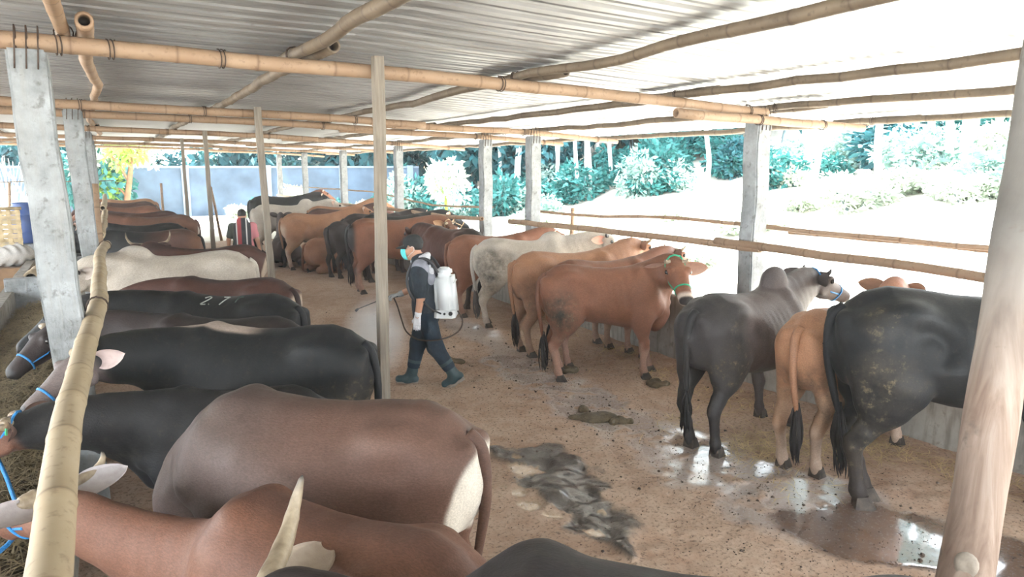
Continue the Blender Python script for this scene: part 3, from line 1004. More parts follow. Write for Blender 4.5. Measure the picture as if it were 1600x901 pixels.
# purlins along the shed
LINES = [(-5.4, 'outermost on the left'), (-2.4, 'left of the left posts'), (-.12, 'over the left posts'), (1.40, 'first right of the left posts'), (3.30, 'over the middle of the aisle'), (5.15, 'over the right row of cattle'), (6.75, 'just outside the right posts'), (8.45, 'at the right eaves')]
SEGS = [(-1.5, 6.4), (5.3, 13.0), (12.0, 19.0), (18.2, 25.5), (24.8, 31.2)]
SN = ['nearest length', 'second length', 'third length', 'fourth length', 'farthest length']
for li, (x, words) in enumerate(LINES):
    for si, (a, b) in enumerate(SEGS):
        rg = random.Random(li * 31 + si)
        w = .05 + .05 * (li >= 4)
        pp = []
        for k in range(5):
            yy = a + (b - a) * k / 4
            sag = -.03 * math.sin(pi * k / 4) * (1 if li >= 5 else .4)
            pp.append((x + rg.uniform(-w, w) + (.10 if si % 2 else -.02), yy, purz(x) + sag * .8))
        bamboo('purlin', pp, .105 if li < 4 else .092, 'bamboo roof purlin %s, %s' % (words, SN[si]), 'bamboo purlins under the sheets', M_BAMO if li >= 3 else M_BAM, seed=200 + li * 7 + si, wig=.016, seg=12, ties=(.09, .93) if si < 2 else (), taper=.8)

# ------------------------------------------------------------------ posts
def concrete_post(x, y, h, w, label, lean=(0, 0), stain=True, group='concrete posts'):
    rg = random.Random(int(x * 77 + y * 13))
    bm = bmesh.new()
    bmesh.ops.create_cube(bm, size=1)
    bmesh.ops.scale(bm, vec=(w, w, h), verts=bm.verts)
    bmesh.ops.bevel(bm, geom=[e for e in bm.edges], offset=.014, segments=2, affect='EDGES')
    es = [e for e in bm.edges if abs((e.verts[0].co - e.verts[1].co).z) > h * .5]
    bmesh.ops.subdivide_edges(bm, edges=es, cuts=22, use_grid_fill=True)
    for v in bm.verts:
        v.co.z += h / 2
        q = v.co.z
        v.co.x += .006 * math.sin(q * 7 + x) + rg.uniform(-.0035, .0035) + lean[0] * q
        v.co.y += .006 * math.cos(q * 5 + y) + rg.uniform(-.0035, .0035) + lean[1] * q
    me = bpy.data.meshes.new('concrete_post'); bm.to_mesh(me); bm.free()
    o = link('concrete_post', me, M_CONC, None, False, (x, y, 0))
    tag(o, label, 'post', group)
    # wire round the head of the post, holding the beam
    m = MB()
    for k in range(3):
        yy = (k - 1) * w * .28
        m.tube([(yy + lean[0] * h, -w * .52, h - .12), (yy + .01 + lean[0] * h, -w * .53, h + .0), (yy + .015 + lean[0] * h, -w * .3, h + .14), (yy + .01 + lean[0] * h, w * .25, h + .14), (yy + lean[0] * h, w * .5, h - .05)], .005, 5)
    m.build('wire_tie', M_WIRE, o, True)
    return o
LPY = [(-.240, 5.50, .215), (-.185, 10.75, .215), (-.24, 17.2, .2), (-.24, 22.0, .2), (-.24, 26.6, .2)]
LW = ['large rough concrete post at the left front beside the bamboo rail', 'concrete post just behind the large left front post', 'third concrete post of the left line', 'fourth concrete post of the left line', 'last concrete post of the left line']
for i, (x, y, w) in enumerate(LPY):
    concrete_post(x, y, beamz(x) - .06, w, LW[i], ((-.037, -.030, 0, 0, 0)[i], 0), group='concrete posts of the left line')
RP = [(6.30, 5.75, .21), (6.30, 10.55, .20), (6.30, 12.3, .20), (6.30, 16.95, .19), (6.32, 21.7, .19), (6.32, 26.5, .18), (6.32, 30.8, .18)]
RW = ['stout concrete post behind the grey humped bull', 'concrete post left of the white zebu head', 'concrete post behind the dark cow near the white zebu', 'fourth concrete post of the right line, right of the central timber pole', 'fifth concrete post of the right line, left of the central timber pole', 'sixth concrete post of the right line', 'farthest concrete post of the right line']
for i, (x, y, w) in enumerate(RP):
    concrete_post(x, y, beamz(x) - .06, w, RW[i], (.0, .0), group='concrete posts of the right line')

def timber_mat():
    t = NT('grey_timber')
    v = t.coord('Object', (14, 14, .9)); w = t.coord('Object')
    a = t.noise(v, 3, 6, .65, .4); b = t.noise(w, 3, 4)
    c = t.ramp(a, [(.3, (.095, .080, .062)), (.5, (.16, .138, .11)), (.7, (.235, .205, .165))])
    c = t.mix(t.ramp(b, [(.35, 0.0), (.7, .5)]), c, (.25, .20, .145))
    t.col(c); t.rough(.85); t.bump(a, .35, .01)
    return t.m
M_TIMB = timber_mat()
def timber_pole(x, y, h, w, label, top=(0, 0), foot=(0, 0)):
    m = MB(); n = 14
    for i in range(n):
        z0 = h * i / n
    V = []; F = []
    rg = random.Random(int(y * 100))
    for i in range(n + 1):
        t = i / n; z = h * t
        cx = foot[0] * (1 - t) + top[0] * t + rg.uniform(-.004, .004); cy = foot[1] * (1 - t) + top[1] * t
        k = w / 2 * (1 + rg.uniform(-.03, .03))
        b = k * .12
        for (a, c) in ((-k + b, -k), (k - b, -k), (k, -k + b), (k, k - b), (k - b, k), (-k + b, k), (-k, k - b), (-k, -k + b)):
            V.append((cx + a, cy + c, z))
    for i in range(n):
        for j in range(8):
            j2 = (j + 1) % 8
            F.append((i * 8 + j, i * 8 + j2, (i + 1) * 8 + j2, (i + 1) * 8 + j))
    F.append(tuple(range(7, -1, -1))); F.append(tuple(n * 8 + j for j in range(8)))
    o = link('timber_pole', mesh_np('timber_pole', V, F), M_TIMB, None, False, (x, y, 0))
    return tag(o, label, 'pole', 'squared timber poles along the aisle')
timber_pole(1.93, 5.53, 3.2, .082, 'square grey timber pole in front of the nearest crossbeam, beside the masked man', top=(-.02, -.005), foot=(-.06, 0))
timber_pole(1.95, 10.5, 3.17, .085, 'square timber pole behind the white humped cow of the left row', top=(-.05, 0), foot=(.04, 0))
timber_pole(1.98, 16.9, 3.14, .085, 'slim timber pole beside the man in the striped shirt', top=(-.02, 0))
timber_pole(1.95, 21.7, 3.14, .085, 'slim timber pole farthest down the aisle', top=(-.02, 0))

# peeled trunk at the right front
def trunk_post():
    t = NT('peeled_trunk')
    v = t.coord('Object', (7, 7, .55)); w = t.coord('Object')
    a = t.noise(v, 2.4, 6, .6, .6); b = t.noise(w, 2.0, 5, .6); d = t.noise(w, 11, 5, .6)
    sx = t.node('ShaderNodeSeparateXYZ'); tc = t.node('ShaderNodeTexCoord'); t.L(tc.outputs['Object'], sx.inputs[0])
    lowk = t.node('ShaderNodeMapRange'); lowk.inputs['From Min'].default_value = 1.75; lowk.inputs['From Max'].default_value = 2.35
    t.L(t.math('ADD', sx.outputs[2], t.math('MULTIPLY', b, .5)), lowk.inputs['Value'])
    c1 = t.ramp(a, [(.3, (.13, .082, .056)), (.5, (.22, .158, .12)), (.7, (.30, .24, .195))])
    c2 = t.ramp(b, [(.3, (.115, .106, .094)), (.7, (.22, .207, .19))])
    c = t.mix(lowk.outputs[0], c1, c2)
    c = t.mix(t.ramp(d, [(.63, 0.0), (.74, .7)]), c, (.10, .075, .055))
    t.col(c); t.rough(.75); t.bump(t.math('ADD', a, t.math('MULTIPLY', d, .5)), .3, .012)
    foot = Vector((2.50, 1.30, 0)); top = Vector((3.205, 1.495, 3.17))
    pts = []; rad = []
    for i in range(25):
        q = i / 24
        p = (top - foot) * q
        p.x += .012 * math.sin(q * 9); p.y += .01 * math.cos(q * 7)
        pts.append(p); rad.append(.094 - .012 * q + .003 * math.sin(q * 31))
    V, F = tube_vf(pts, rad, 24)
    o = link('trunk_post', mesh_np('trunk_post', V, F), t.m, None, True, foot)
    tag(o, 'thick peeled tree trunk post standing at the right front', 'post')
    # two sawn-off knots facing the camera
    mk = simple('knot_wood', (.25, .215, .175), .8, .2, 30, .2); mk2 = simple('fresh_knot_wood', (.36, .23, .10), .8, .2, 30, .2)
    for z, r, mm, el in ((.93, .036, mk, 1.25), (.82, .016, mk2, 1.7)):
        i = z / 3.17 * 24; p = pts[int(i)].lerp(pts[int(i) + 1], i - int(i))
        dirv = Vector((-.92, -.40, 0)).normalized() if r > .03 else Vector((-.87, -.49, 0)).normalized()
        sd = Vector((-dirv.y, dirv.x, 0))
        Vk = []; Fk = []
        for ring, (rr, out) in enumerate(((1.15, .080), (1.0, .0955), (.45, .0975), (.12, .094))):
            for k in range(16):
                an = 2 * pi * k / 16
                Vk.append(p + dirv * out + sd * math.cos(an) * r * rr + Vector((0, 0, math.sin(an) * r * rr * el)))
        for ring in range(3):
            for k in range(16):
                k2 = (k + 1) % 16; Fk.append((ring * 16 + k, ring * 16 + k2, ring * 16 + 16 + k2, ring * 16 + 16 + k))
        Fk.append(tuple(48 + k for k in range(16)))
        link('knot', mesh_np('knot', Vk, Fk), mm, o, True)
trunk_post()

# ------------------------------------------------------------------ manger wall on the right, trough on the left
def wall_strip(name, pts, th, z0, z1, mat, wave=.006):
    """wall along a line of ground points, each with a rough rendered face"""
    n = len(pts); V = []; F = []
    prof = [(0, z0), (0, z0 + (z1 - z0) * .35), (0, z0 + (z1 - z0) * .7), (0, z1 - .02), (.02, z1), (th - .02, z1), (th, z1 - .02), (th, z0)]
    rg = random.Random(3)
    for (x, y) in pts:
        for (dx, z) in prof:
            V.append((x + dx + rg.uniform(-wave, wave), y, z + rg.uniform(-wave, wave)))
    m = len(prof)
    for i in range(n - 1):
        for j in range(m - 1):
            F.append((i * m + j, i * m + j + 1, (i + 1) * m + j + 1, (i + 1) * m + j))
    F.append(tuple(range(m - 1, -1, -1))); F.append(tuple((n - 1) * m + j for j in range(m)))
    return link(name, mesh_np(name, V, F), mat)
def manger_mat():
    t = NT('manger_render')
    v = t.coord('Object'); a = t.noise(v, 1.6, 6, .65); b = t.noise(v, 9, 5, .6); s = t.noise(t.coord('Object', (5, 5, .7)), 3, 4)
    c = t.ramp(a, [(.3, (.17, .155, .135)), (.55, (.29, .27, .235)), (.75, (.40, .375, .33))])
    c = t.mix(t.ramp(s, [(.48, 0.0), (.68, .6)]), c, (.11, .095, .08))
    c = t.mix(t.ramp(b, [(.60, 0.0), (.72, .6)]), c, (.09, .07, .055))
    t.col(c); t.rough(.92); t.bump(b, .5, .02)
    return t.m
M_MANG = manger_mat()
ysr = [-1 + .5 * i for i in range(66)]
w = wall_strip('wall_right', [(WALLX(y), y) for y in ysr], .115, -.05, .80, M_MANG)
tag(w, kind='structure')
w = wall_strip('wall_left', [(-.48, y) for y in ysr], .16, -.05, .50, M_MANG)
tag(w, kind='structure')
w = wall_strip('trim_1', [(-1.42, y) for y in ysr], .18, -.05, .62, M_MANG)
tag(w, kind='structure')
for k, (y, z1) in enumerate(((12.4, .80), (16.6, .62), (20.5, .62))):
    m = MB(); m.box((-.92, y, (z1 - .05) / 2), (.86, .16, z1 + .05), bev=.01)
    if k == 0: m.box((-2.1, y + .1, .42), (1.2, .2, .84), bev=.01)
    o = m.build('trim_%d' % (k + 2), M_CONC); tag(o, kind='structure')
# ------------------------------------------------------------------ rails
bamboo('rail_pole', [(-.21, .9, 1.16), (-.23, 2.32, 1.20), (-.23, 3.15, 1.25), (-.195, 4.2, 1.30), (-.118, 5.9, 1.36), (-.105, 6.4, 1.365)], .128, 'thick pale bamboo rail in the left foreground, tied to the front post', 'bamboo rails of the left row', M_BAMP, node=.55, seg=24, wig=.008, seed=3, ties=(.93,), taper=.93, cat='rail')
bamboo('rail_pole', [(-.10, 6.3, 1.36), (-.105, 8.0, 1.37), (-.10, 9.6, 1.40), (-.03, 10.5, 1.40)], .125, 'second bamboo rail of the left row, behind the tied joint of the near rail', 'bamboo rails of the left row', M_BAMP, node=.5, seg=18, seed=4, cat='rail', ties=(.95,))
bamboo('rail_pole', [(-.10, 11.4, 1.45), (-.06, 14, 1.45), (-.02, 17.4, 1.47)], .125, 'third bamboo rail of the left row with its open end towards the camera', 'bamboo rails of the left row', M_BAMP, node=.5, seed=5, cat='rail')
bamboo('rail_pole', [(-.06, 17.0, 1.55), (-.02, 20, 1.55), (.0, 25, 1.55)], .12, 'farthest bamboo rail of the left row', 'bamboo rails of the left row', M_BAMP, node=.5, seed=6, cat='rail')
bamboo('bamboo_stake', [(-.115, 11.1, .0), (-.115, 11.2, 2.15)], .12, 'upright brown bamboo stake behind the two left concrete posts', None, M_BAM, seed=8, cat='stake')
RR = [
 ([(6.10, 11.0, 1.44), (6.10, 7.5, 1.50), (6.10, 5.45, 1.50)], .088, 'thick bamboo rail between the white zebu and the stout right post'),
 ([(6.10, 6.1, 1.53), (6.10, 4.3, 1.51), (6.10, 2.2, 1.49)], .092, 'thick bamboo rail right of the stout right post'),
 ([(6.5, 10.8, 1.62), (6.5, 9.4, 1.62), (6.5, 7.4, 1.70), (6.5, 5.6, 1.71)], .05, 'thin upper rail between the posts behind the white zebu'),
 ([(6.5, 6.2, 1.71), (6.5, 4.3, 1.69), (6.5, 2.2, 1.70)], .052, 'thin upper rail right of the stout right post'),
 ([(6.6, 5.50, 1.66), (6.6, 4.4, 1.665), (6.6, 2.2, 1.655)], .06, 'middle rail right of the stout post, just under the thin upper rail'),
 ([(6.12, 30.5, 1.27), (6.12, 21.7, 1.29), (6.12, 17.7, 1.35), (6.12, 14.1, 1.37), (6.12, 12.1, 1.42)], .085, 'long far bamboo rail left of the dark cow'),
 ([(6.5, 31, 1.62), (6.5, 20.3, 1.70), (6.5, 17.9, 1.64), (6.5, 15.2, 1.53), (6.5, 12.4, 1.61)], .045, 'thin sagging upper rail on the far right posts'),
]
for i, (pts, d, lb) in enumerate(RR):
    bamboo('rail_pole', pts, d, lb, 'bamboo rails of the right row', M_BAM, node=.5, seed=20 + i, taper=.9, cat='rail', wig=.01)

# ------------------------------------------------------------------ cattle, left row (heads to the trough)
def chalk(root, pts_list, hide):
    pass
WHITE_RING = (.62, .56, .50)
def sun_topline_mod(col, x, y, z, b, put_mask):  # sunlight along the spine, painted into the black coat
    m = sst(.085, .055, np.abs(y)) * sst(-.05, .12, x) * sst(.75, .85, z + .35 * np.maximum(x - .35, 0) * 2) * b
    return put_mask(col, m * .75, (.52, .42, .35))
LEFT = 'cattle of the left row, heads to the trough'
RIGHT = 'cattle of the right row, heads to the manger wall'
tagm = 0
make_cow('cow', (1.20, 1.14), 137, 1.40, 'dark', 1.05, 1.0, .1, (.90, -.06, .80), (.75, .30, -.64), vox=.014, horn={1: (.0, 1, .6, 0, .03), -1: (.42, 1.0, .50, -.70, .036)}, earback=True, ear_out=(.24, .165, .10), earsize=1.15, label='dark grey-brown cow lowest in the picture, only its back, horn and ear showing', group=LEFT, ears=(.3, -.05), neckdrop=.35, ear_in=(.55, .45, .36))
make_cow('cow', (.61, 2.47), 122, 1.14, 'brown', 1.06, .98, .45, (1.27, .16, .83), (.88, .04, -.45), vox=.012, neckdrop=.40, earsize=1.30, earback=True, horn={1: (.11, 1, .1, 0, .048), -1: (.30, 1, .5, -.2, .034)}, label='brown cow in the left foreground with stub horns and white-tufted ears', group=LEFT, ears=(.2, .25), halter=M_ROPE, ear_in=(.58, .53, .52), tail=(.02, .05, 0), muzzle=None)
make_cow('cow', (.82, 3.34), 134, 1.30, 'bali', 1.08, 1.03, .1, (.74, .0, .43), (.45, .0, -.88), vox=.012, horn=(.10, 1, .3, 0, .03), label='grey-brown cow with a white rump patch behind the brown foreground cow', group=LEFT, neckdrop=.2, tail=(.0, .02, 0), mod=lambda c, x, y, z, b, put_mask: put_mask(c, sst(-.15, .35, x) * b * .65, (.075, .062, .058)))
make_cow('cow', (.56, 4.44), 150, 1.08, 'brown', .92, .90, .2, (.91, .42, .95), (.90, .22, -.35), vox=.014, horn=(.08, 1, .3, 0, .045), label='low dark brown cow at the left edge with blue collar and green ear tag', group=LEFT, halter=M_ROPE, eartag=1, ears=(.3, .3), mod=lambda c, x, y, z, b, put_mask: put_mask(c, b, (.014, .014, .015)))
make_cow('cow', (.90, 5.16), 141, 1.29, 'black', 1.06, 1.0, .15, (.72, .46, .92), (.35, .78, -.55), vox=.013, horn=(.08, 1, .3, 0, .038), label='large black cow with sunlight painted pale along its topline and a grey face', group=LEFT, mod=lambda c, x, y, z, b, put_mask: put_mask(sun_topline_mod(c, x, y, z, b, put_mask), (1 - b), (.125, .098, .09)), ears=(.15, .25), halter=M_ROPE, dirt=[(-.50, .1, .55, .30, .8), (-.45, .15, .35, .2, .9)], ear_in=(.60, .46, .42), tail=(-.05, 0, .0), neckdrop=.08)
make_cow('cow', (.72, 6.00), 140, 1.22, 'dark', .95, 1.0, .2, (1.04, .24, .93), (.25, .75, -.55), vox=.016, horn=(.10, 1, .3, 0, .034), label='dark cow between two black cows, its dark face over the hay', group=LEFT, halter=M_ROPE, muzzle=None)
make_cow('cow', (.84, 6.80), 138, 1.27, 'black', 1.05, 1.02, .1, (.94, .40, .92), (.6, .6, -.6), vox=.016, horn=(.34, .9, 1.0, .15, .03), hornmat=M_HORND, label='black cow with pale figures chalked on its side', group=LEFT, tail=(0, .1, 0))
CHALK_COW = [o for o in bpy.data.objects if o.get('label') == 'black cow with pale figures chalked on its side'][0]
make_cow('cow', (1.0, 7.85), 140, 1.26, 'dkbrown', 1.08, 1.04, .1, (.86, .25, .80), (.7, .4, -.6), vox=.018, horn=None, label='dark brown cow in front of the white humped cow', group=LEFT)
make_cow('cow', (.68, 9.35), 171, 1.38, 'white', 1.0, 1.04,   .45, (.74, .06, .88), (.65, .3, -.65), vox=.016, hump=.22, horn=(.2, 1, .8, 0, .028), hornmat=M_HORND, label='white humped cow of the left row with its head behind the rail', group=LEFT, ear_in=(.50, .42, .36), tail=(.02, .03, 0))
make_cow('cow', (1.25, 11.3), 176, 1.24, 'dkbrown', 1.0, 1.05, .2, (.62, -.20, 1.02), (.1, -.95, -.3), vox=.02, horn=(.34, .95, 1.0, .0, .026), label='dark brown cow with wide upturned horns beyond the white humped cow', group=LEFT, tail=(-.1, .1, 0))
make_cow('cow', (.62, 13.7), 165, 1.33, 'black', 1.1, 1.0, .1, (.86, .1, .9), (.8, 0, -.6), vox=.022, horn=None, label='cow shading from black shoulders to a brown rump past the horned one', group=LEFT, mod=lambda c, x, y, z, b, put_mask: put_mask(put_mask(c, sst(.15, -.25, x) * b, (.075, .036, .026)), sst(-.42, -.6, x) * b * .7, (.22, .10, .05)))
make_cow('cow', (.55, 15.3), 168, 1.33, 'black', 1.1, 1.0, .1, (.84, .0, 1.0), (.8, .1, -.5), vox=.024, horn=(.3, 1, .5, .3, .03), label='blackish cow with pale curled horns, farther up the left row', group=LEFT)
make_cow('cow', (.85, 17.0), 172, 1.38, 'brown', 1.05, 1.02, .3, (.84, 0, .95), (.8, 0, -.6), vox=.025, horn=None, label='tall chestnut cow with a white tail patch, farther up the left row', group=LEFT, mod=lambda c, x, y, z, b, put_mask: put_mask(c, sst(.08, .03, np.abs(y)) * sst(-.54, -.60, x) * b, (.6, .55, .48)))
make_cow('cow', (.70, 18.6), 172, 1.38, 'dkbrown', 1.05, 1.0, .3, (.84, 0, .95), (.8, 0, -.6), vox=.026, horn=None, label='dark chestnut cow just past the tall one with the white tail patch', group=LEFT)
make_cow('cow', (.52, 22.3), 174, 1.34, 'red', 1.05, 1.0, .2, (.84, 0, .9), (.8, 0, -.6), vox=.028, horn=None, label='orange-brown cow near the far end of the left row', group=LEFT)
make_cow('cow', (.50, 24.2), 176, 1.38, 'dkbrown', 1.05, 1.0, .2, (.84, 0, .9), (.8, 0, -.6), vox=.03, horn=None, label='dark cow last but one of the left row, behind the orange-brown one', group=LEFT)
make_cow('cow', (.60, 25.9), 176, 1.40, 'orange', 1.05, 1.0, .2, (.84, 0, .9), (.8, 0, -.6), vox=.03, horn=None, label='pale orange cow at the very end of the left row', group=LEFT)

# ------------------------------------------------------------------ cattle, right row
make_cow('cow', (5.12, 2.66), -38, 1.55, 'black', .94, 1.0, .8, (.86, .0, 1.0), (.8, 0, -.6), vox=.013, horn=(.15, 1, .5, .2, .03), label='black cow at the front of the right row beside the peeled trunk post', group=RIGHT, legs={'HL': (.05, -.12), 'HR': (.0, .03), 'FR': (-.06, 0)}, tail=(.06, .02, .02), dirt=[(-.42, -.15, .62, .20, 1.0), (-.45, -.14, .86, .12, .7), (-.48, -.12, .30, .25, .9)], mod=lambda c, x, y, z, b, put_mask: put_mask(c, sst(.0, .35, x) * sst(.5, .9, z) * b * .6, (.09, .055, .045)))
make_cow('cow', (5.16, 3.62), 6, 1.30, 'orange', .98, 1.0, .6, (.80, .16, 1.03), (.85, .1, -.5), vox=.014, horn=None, label='reddish tan cow between the black cow and the grey humped bull', group=RIGHT, legs={'HL': (.0, .0), 'HR': (.04, .05), 'FR': (.10, .03)}, tail=(-.02, -.05, .05), dirt=[(-.45, -.10, .55, .28, 1.0), (-.5, .1, .6, .2, .7)], ears=(.0, .0), ear_in=(.55, .30, .22), mod=lambda c, x, y, z, b, put_mask: put_mask(c, sst(-.4, -.1, x) * sst(.5, .75, z) * b * .8, (.34, .14, .075)))
make_cow('bull', (4.80, 4.40), 9, 1.33, 'grey', 1.02, .95, .35, (.84, .02, 1.02), (.88, -.25, -.40), vox=.013, hump=.40, horn=(.15, 1, .75, -.1, .03), hornmat=M_HORND, label='grey-black humped bull with short horns left of the tan cow', group=RIGHT, legs={'HL': (.0, -.05), 'HR': (.0, .0), 'FR': (.06, 0), 'FL': (.05, 0)}, tail=(.03, .06, .02), dirt=[(-.42, -.15, .60, .24, 1.0), (-.40, -.12, .82, .14, .8), (-.5, 0, .3, .2, .6)], halter=M_ROPE, ear_in=(.50, .42, .40), mod=lambda c, x, y, z, b, put_mask: put_mask(c, sst(-.20, -.42, x) * b * .85, (.024, .024, .025)), ears=(.15, .15))
make_cow('cow', (4.82, 6.50), -25, 1.30, 'red', .90, .92, .55, (.59, -.08, 1.03), (.04, -.84, -.60), vox=.012, head_scale=1.16, horn=(.09, .9, .9, .1, .024), label='reddish brown cow standing side-on in the middle, looking at the camera', group=RIGHT, legs={'HL': (.06, 0), 'HR': (.02, 0), 'FL': (.1, 0), 'FR': (.0, .02)}, halter=M_ROPEG, muzzle=(.62, .52, .44), dirt=[(-.45, -.15, .62, .26, 1.3), (-.40, -.2, .45, .18, 1.0), (-.1, -.25, .5, .2, .5)], tail=(.0, -.04, -.02), ears=(.02, -.06), earsweep=-.12, ear_in=(.55, .31, .22), earsize=1.12)
make_cow('cow', (5.25, 7.08), -4, 1.28, 'red', .85, 1.0, .4, (.84, .08, 1.03), (.9, .15, -.45), vox=.016, horn=(.17, .95, .75, .1, .026), label='red cow just behind the one looking at the camera, horns over its head', group=RIGHT, tail=(0, 0, 0), ears=(0, 0))
make_cow('cow', (5.16, 7.72), -6, 1.32, 'orange', .98, 1.02, .5, (.86, .12, 1.03), (.9, .12, -.45), vox=.016, horn=(.22, .95, 1.0, .05, .03), label='pale orange cow with wide horns and a pink ear left of the red ones', group=RIGHT, tail=(.0, -.03, 0), mod=lambda c, x, y, z, b, put_mask: put_mask(c, sst(.9, .6, z) * b * .5, (.25, .12, .07)), ears=(.1, .2), dirt=[(-.45, -.12, .6, .25, .7)])
make_cow('cow', (5.44, 9.32), -24, 1.33, 'white', .92, .97, .85, (.92, -.06, 1.02), (.72, -.50, -.45), vox=.016, hump=.22, horn=(.10, .6, .9, -.4, .028), hornmat=M_HORND, label='white zebu in the right row with a small hump and pink ear', group=RIGHT, ear_in=(.70, .36, .26), dirt=[(-.42, -.16, .70, .26, 1.2), (-.45, -.1, .50, .22, 1.0)], ears=(-.15, -.1), tail=(.0, 0, 0))
make_cow('cow', (5.44, 10.35), -6, 1.31, 'red', 1.0, 1.0, .3, (.84, 0, 1.0), (.85, -.1, -.5), vox=.02, horn=None, label='red cow showing behind the rump of the white zebu', group=RIGHT)
make_cow('cow', (5.22, 11.5), 104, 1.35, 'dkbrown', 1.0, .98, .3, (.84, .0, .92), (.8, .1, -.6), vox=.018, horn=None, label='dark brown cow with dung on its flank behind the white sprayer tank', group=RIGHT, dirt=[(-.40, .16, .66, .25, 1.2), (-.40, .14, .40, .2, .7)], mod=lambda c, x, y, z, b, put_mask: put_mask(c, sst(-.25, -.42, x) * b * .8, (.020, .018, .018)), tail=(0, 0, 0))
make_cow('cow', (4.78, 13.25), -8, 1.42, 'red', 1.06, 1.0, .3, (.70, -.26, .93), (.42, -.62, -.66), vox=.018, horn=(.12, .9, .8, .1, .028), label='big red-brown cow with a black tail behind the masked man', group=RIGHT, tail=(0, .02, 0), tcol=(.016, .015, .015), ear_in=(.55, .31, .16), mod=lambda c, x, y, z, b, put_mask: put_mask(put_mask(c, sst(-.50, -.57, x) * b, (.02, .018, .018)), (1 - b) * .5, (.10, .05, .03)), halter=M_ROPET)
make_cow('cow', (5.35, 14.6), -4, 1.40, 'black', 1.0, 1.0, .2, (.86, .0, .98), (.8, -.2, -.5), vox=.022, horn=None, label='black cow behind the big red-brown one, pale rope on its head', group=RIGHT, halter=M_ROPET)
make_cow('cow', (5.3, 15.7), 0, 1.36, 'dark', .95, 1.0, .2, (.86, .0, 1.0), (.8, 0, -.5), vox=.024, horn=None, label='dark cow half hidden by the central timber pole', group=RIGHT)
make_cow('cow', (4.72, 15.65), 24, 1.22, 'dark', .88, .95, .6, (.80, .1, 1.06), (.8, .2, -.4), vox=.02, horn=None, label='slim dark young bull seen from behind left of the central timber pole', group=RIGHT, tail=(.04, -.06, .02), mod=lambda c, x, y, z, b, put_mask: put_mask(c, sst(-.1, .3, x) * b * .8, (.10, .05, .035)))
make_cow('cow', (4.60, 16.6), 8, 1.30, 'red', .98, 1.0, .2, (.84, .1, .98), (.85, 0, -.5), lying=True, vox=.02, horn=None, label='red cow lying on the ground in front of the slim dark bull', group=RIGHT, mod=lambda c, x, y, z, b, put_mask: put_mask(c, b * .45, (.42, .22, .13)))
make_cow('cow', (4.30, 17.2), -8, 1.32, 'orange', .95, 1.0, .75, (.88, .05, 1.06), (.85, 0, -.5), vox=.02, horn=None, label='orange cow with a pale rump behind the lying red cow', group=RIGHT, tail=(0, -.02, -.05), mod=lambda c, x, y, z, b, put_mask: put_mask(c, sst(-.50, -.58, x) * sst(.85, .7, z) * b, (.50, .38, .28)))
make_cow('cow', (5.2, 18.5), -4, 1.34, 'dkbrown', .95, 1.0, .4, (.86, 0, 1.04), (.85, 0, -.5), vox=.024, horn=None, label='dark brown cow mostly hidden by the orange one', group=RIGHT)
make_cow('cow', (4.20, 19.7), -12, 1.42, 'white', 1.02, 1.06, .7, (.86, .0, 1.02), (.85, 0, -.5), vox=.022, hump=.3, horn=None, label='cream cow with a small hump behind the striped shirt', group=RIGHT, tail=(0, 0, 0))
make_cow('cow', (3.75, 18.3), 80, 1.25, 'grey', 1.0, 1.0, .1, (.84, 0, .95), (.8, 0, -.5), lying=True, vox=.026, horn=None, label='dark grey cow lying at the feet of the cream cow', group=RIGHT)
make_cow('cow', (5.42, 19.35), -2, 1.36, 'orange', 1.0, 1.0, .3, (.86, 0, 1.10), (.8, -.2, -.4), vox=.026, horn=None, label='orange cow whose head shows over the cream cow', group=RIGHT)
make_cow('cow', (4.85, 23.6), 0, 1.50, 'black', 1.0, 1.1, .3, (.86, 0, 1.0), (.8, 0, -.5), vox=.028, horn=None, label='tall black cow at the far end of the right row', group=RIGHT)
make_cow('cow', (5.38, 25.2), 0, 1.42, 'red', 1.0, 1.1, .3, (.86, 0, 1.10), (.8, 0, -.5), vox=.03, horn=None, label='reddish cow beyond the tall black one', group=RIGHT)

def chalk_marks(root):
    from mathutils.bvhtree import BVHTree
    body = [o for o in root.children if o.name.startswith('body')][0].data
    bvh = BVHTree.FromPolygons([v.co for v in body.vertices], [tuple(p.vertices) for p in body.polygons])
    def lay(pts2, r, mat):
        pts = []
        for (x, z) in pts2:
            d = Vector((0, -1, -.55)).normalized()
            hit = bvh.ray_cast(Vector((x, 0, z)) - d * 1.2, d)
            if hit[0] is not None: pts.append(hit[0] + hit[1] * r * .25)
        if len(pts) < 2: return
        m.tube(pts, r, 6, True, None, 1.0)
    m = MB()
    X0, Z0 = .12, 1.10
    def glyph(seq, ox, s=.11):
        P = [Vector((a, b, 0)) for a, b in seq]
        Q = bez(P, 4 * (len(P) - 1)) if len(P) > 2 else [P[0].lerp(P[1], i / 5) for i in range(6)]
        lay([(X0 - ox - q.x * s * .6, Z0 + q.y * s) for q in Q], .0065, None)
    glyph([(0, .75), (.3, 1.0), (.75, .85), (.6, .45), (.1, 0), (.8, .0)], 0)
    glyph([(1.25, .0), (1.35, .03)], 0)
    for a, b in (((0, 1), (.9, 1)), ((.9, 1), (.35, 0))): glyph([a, b], .17)
    m.build('chalk_figures', simple('chalk', (.36, .38, .34), .9, .3, 60, .3), root, True)
    m = MB()
    for a, b in (((0, 1), (.8, 1)), ((.15, 1), (.15, .3))): glyph([a, b], .33)
    m.build('faint_chalk_figure', simple('faint_chalk', (.06, .085, .07), .9, .3, 60, .3), root, True)
chalk_marks(CHALK_COW)
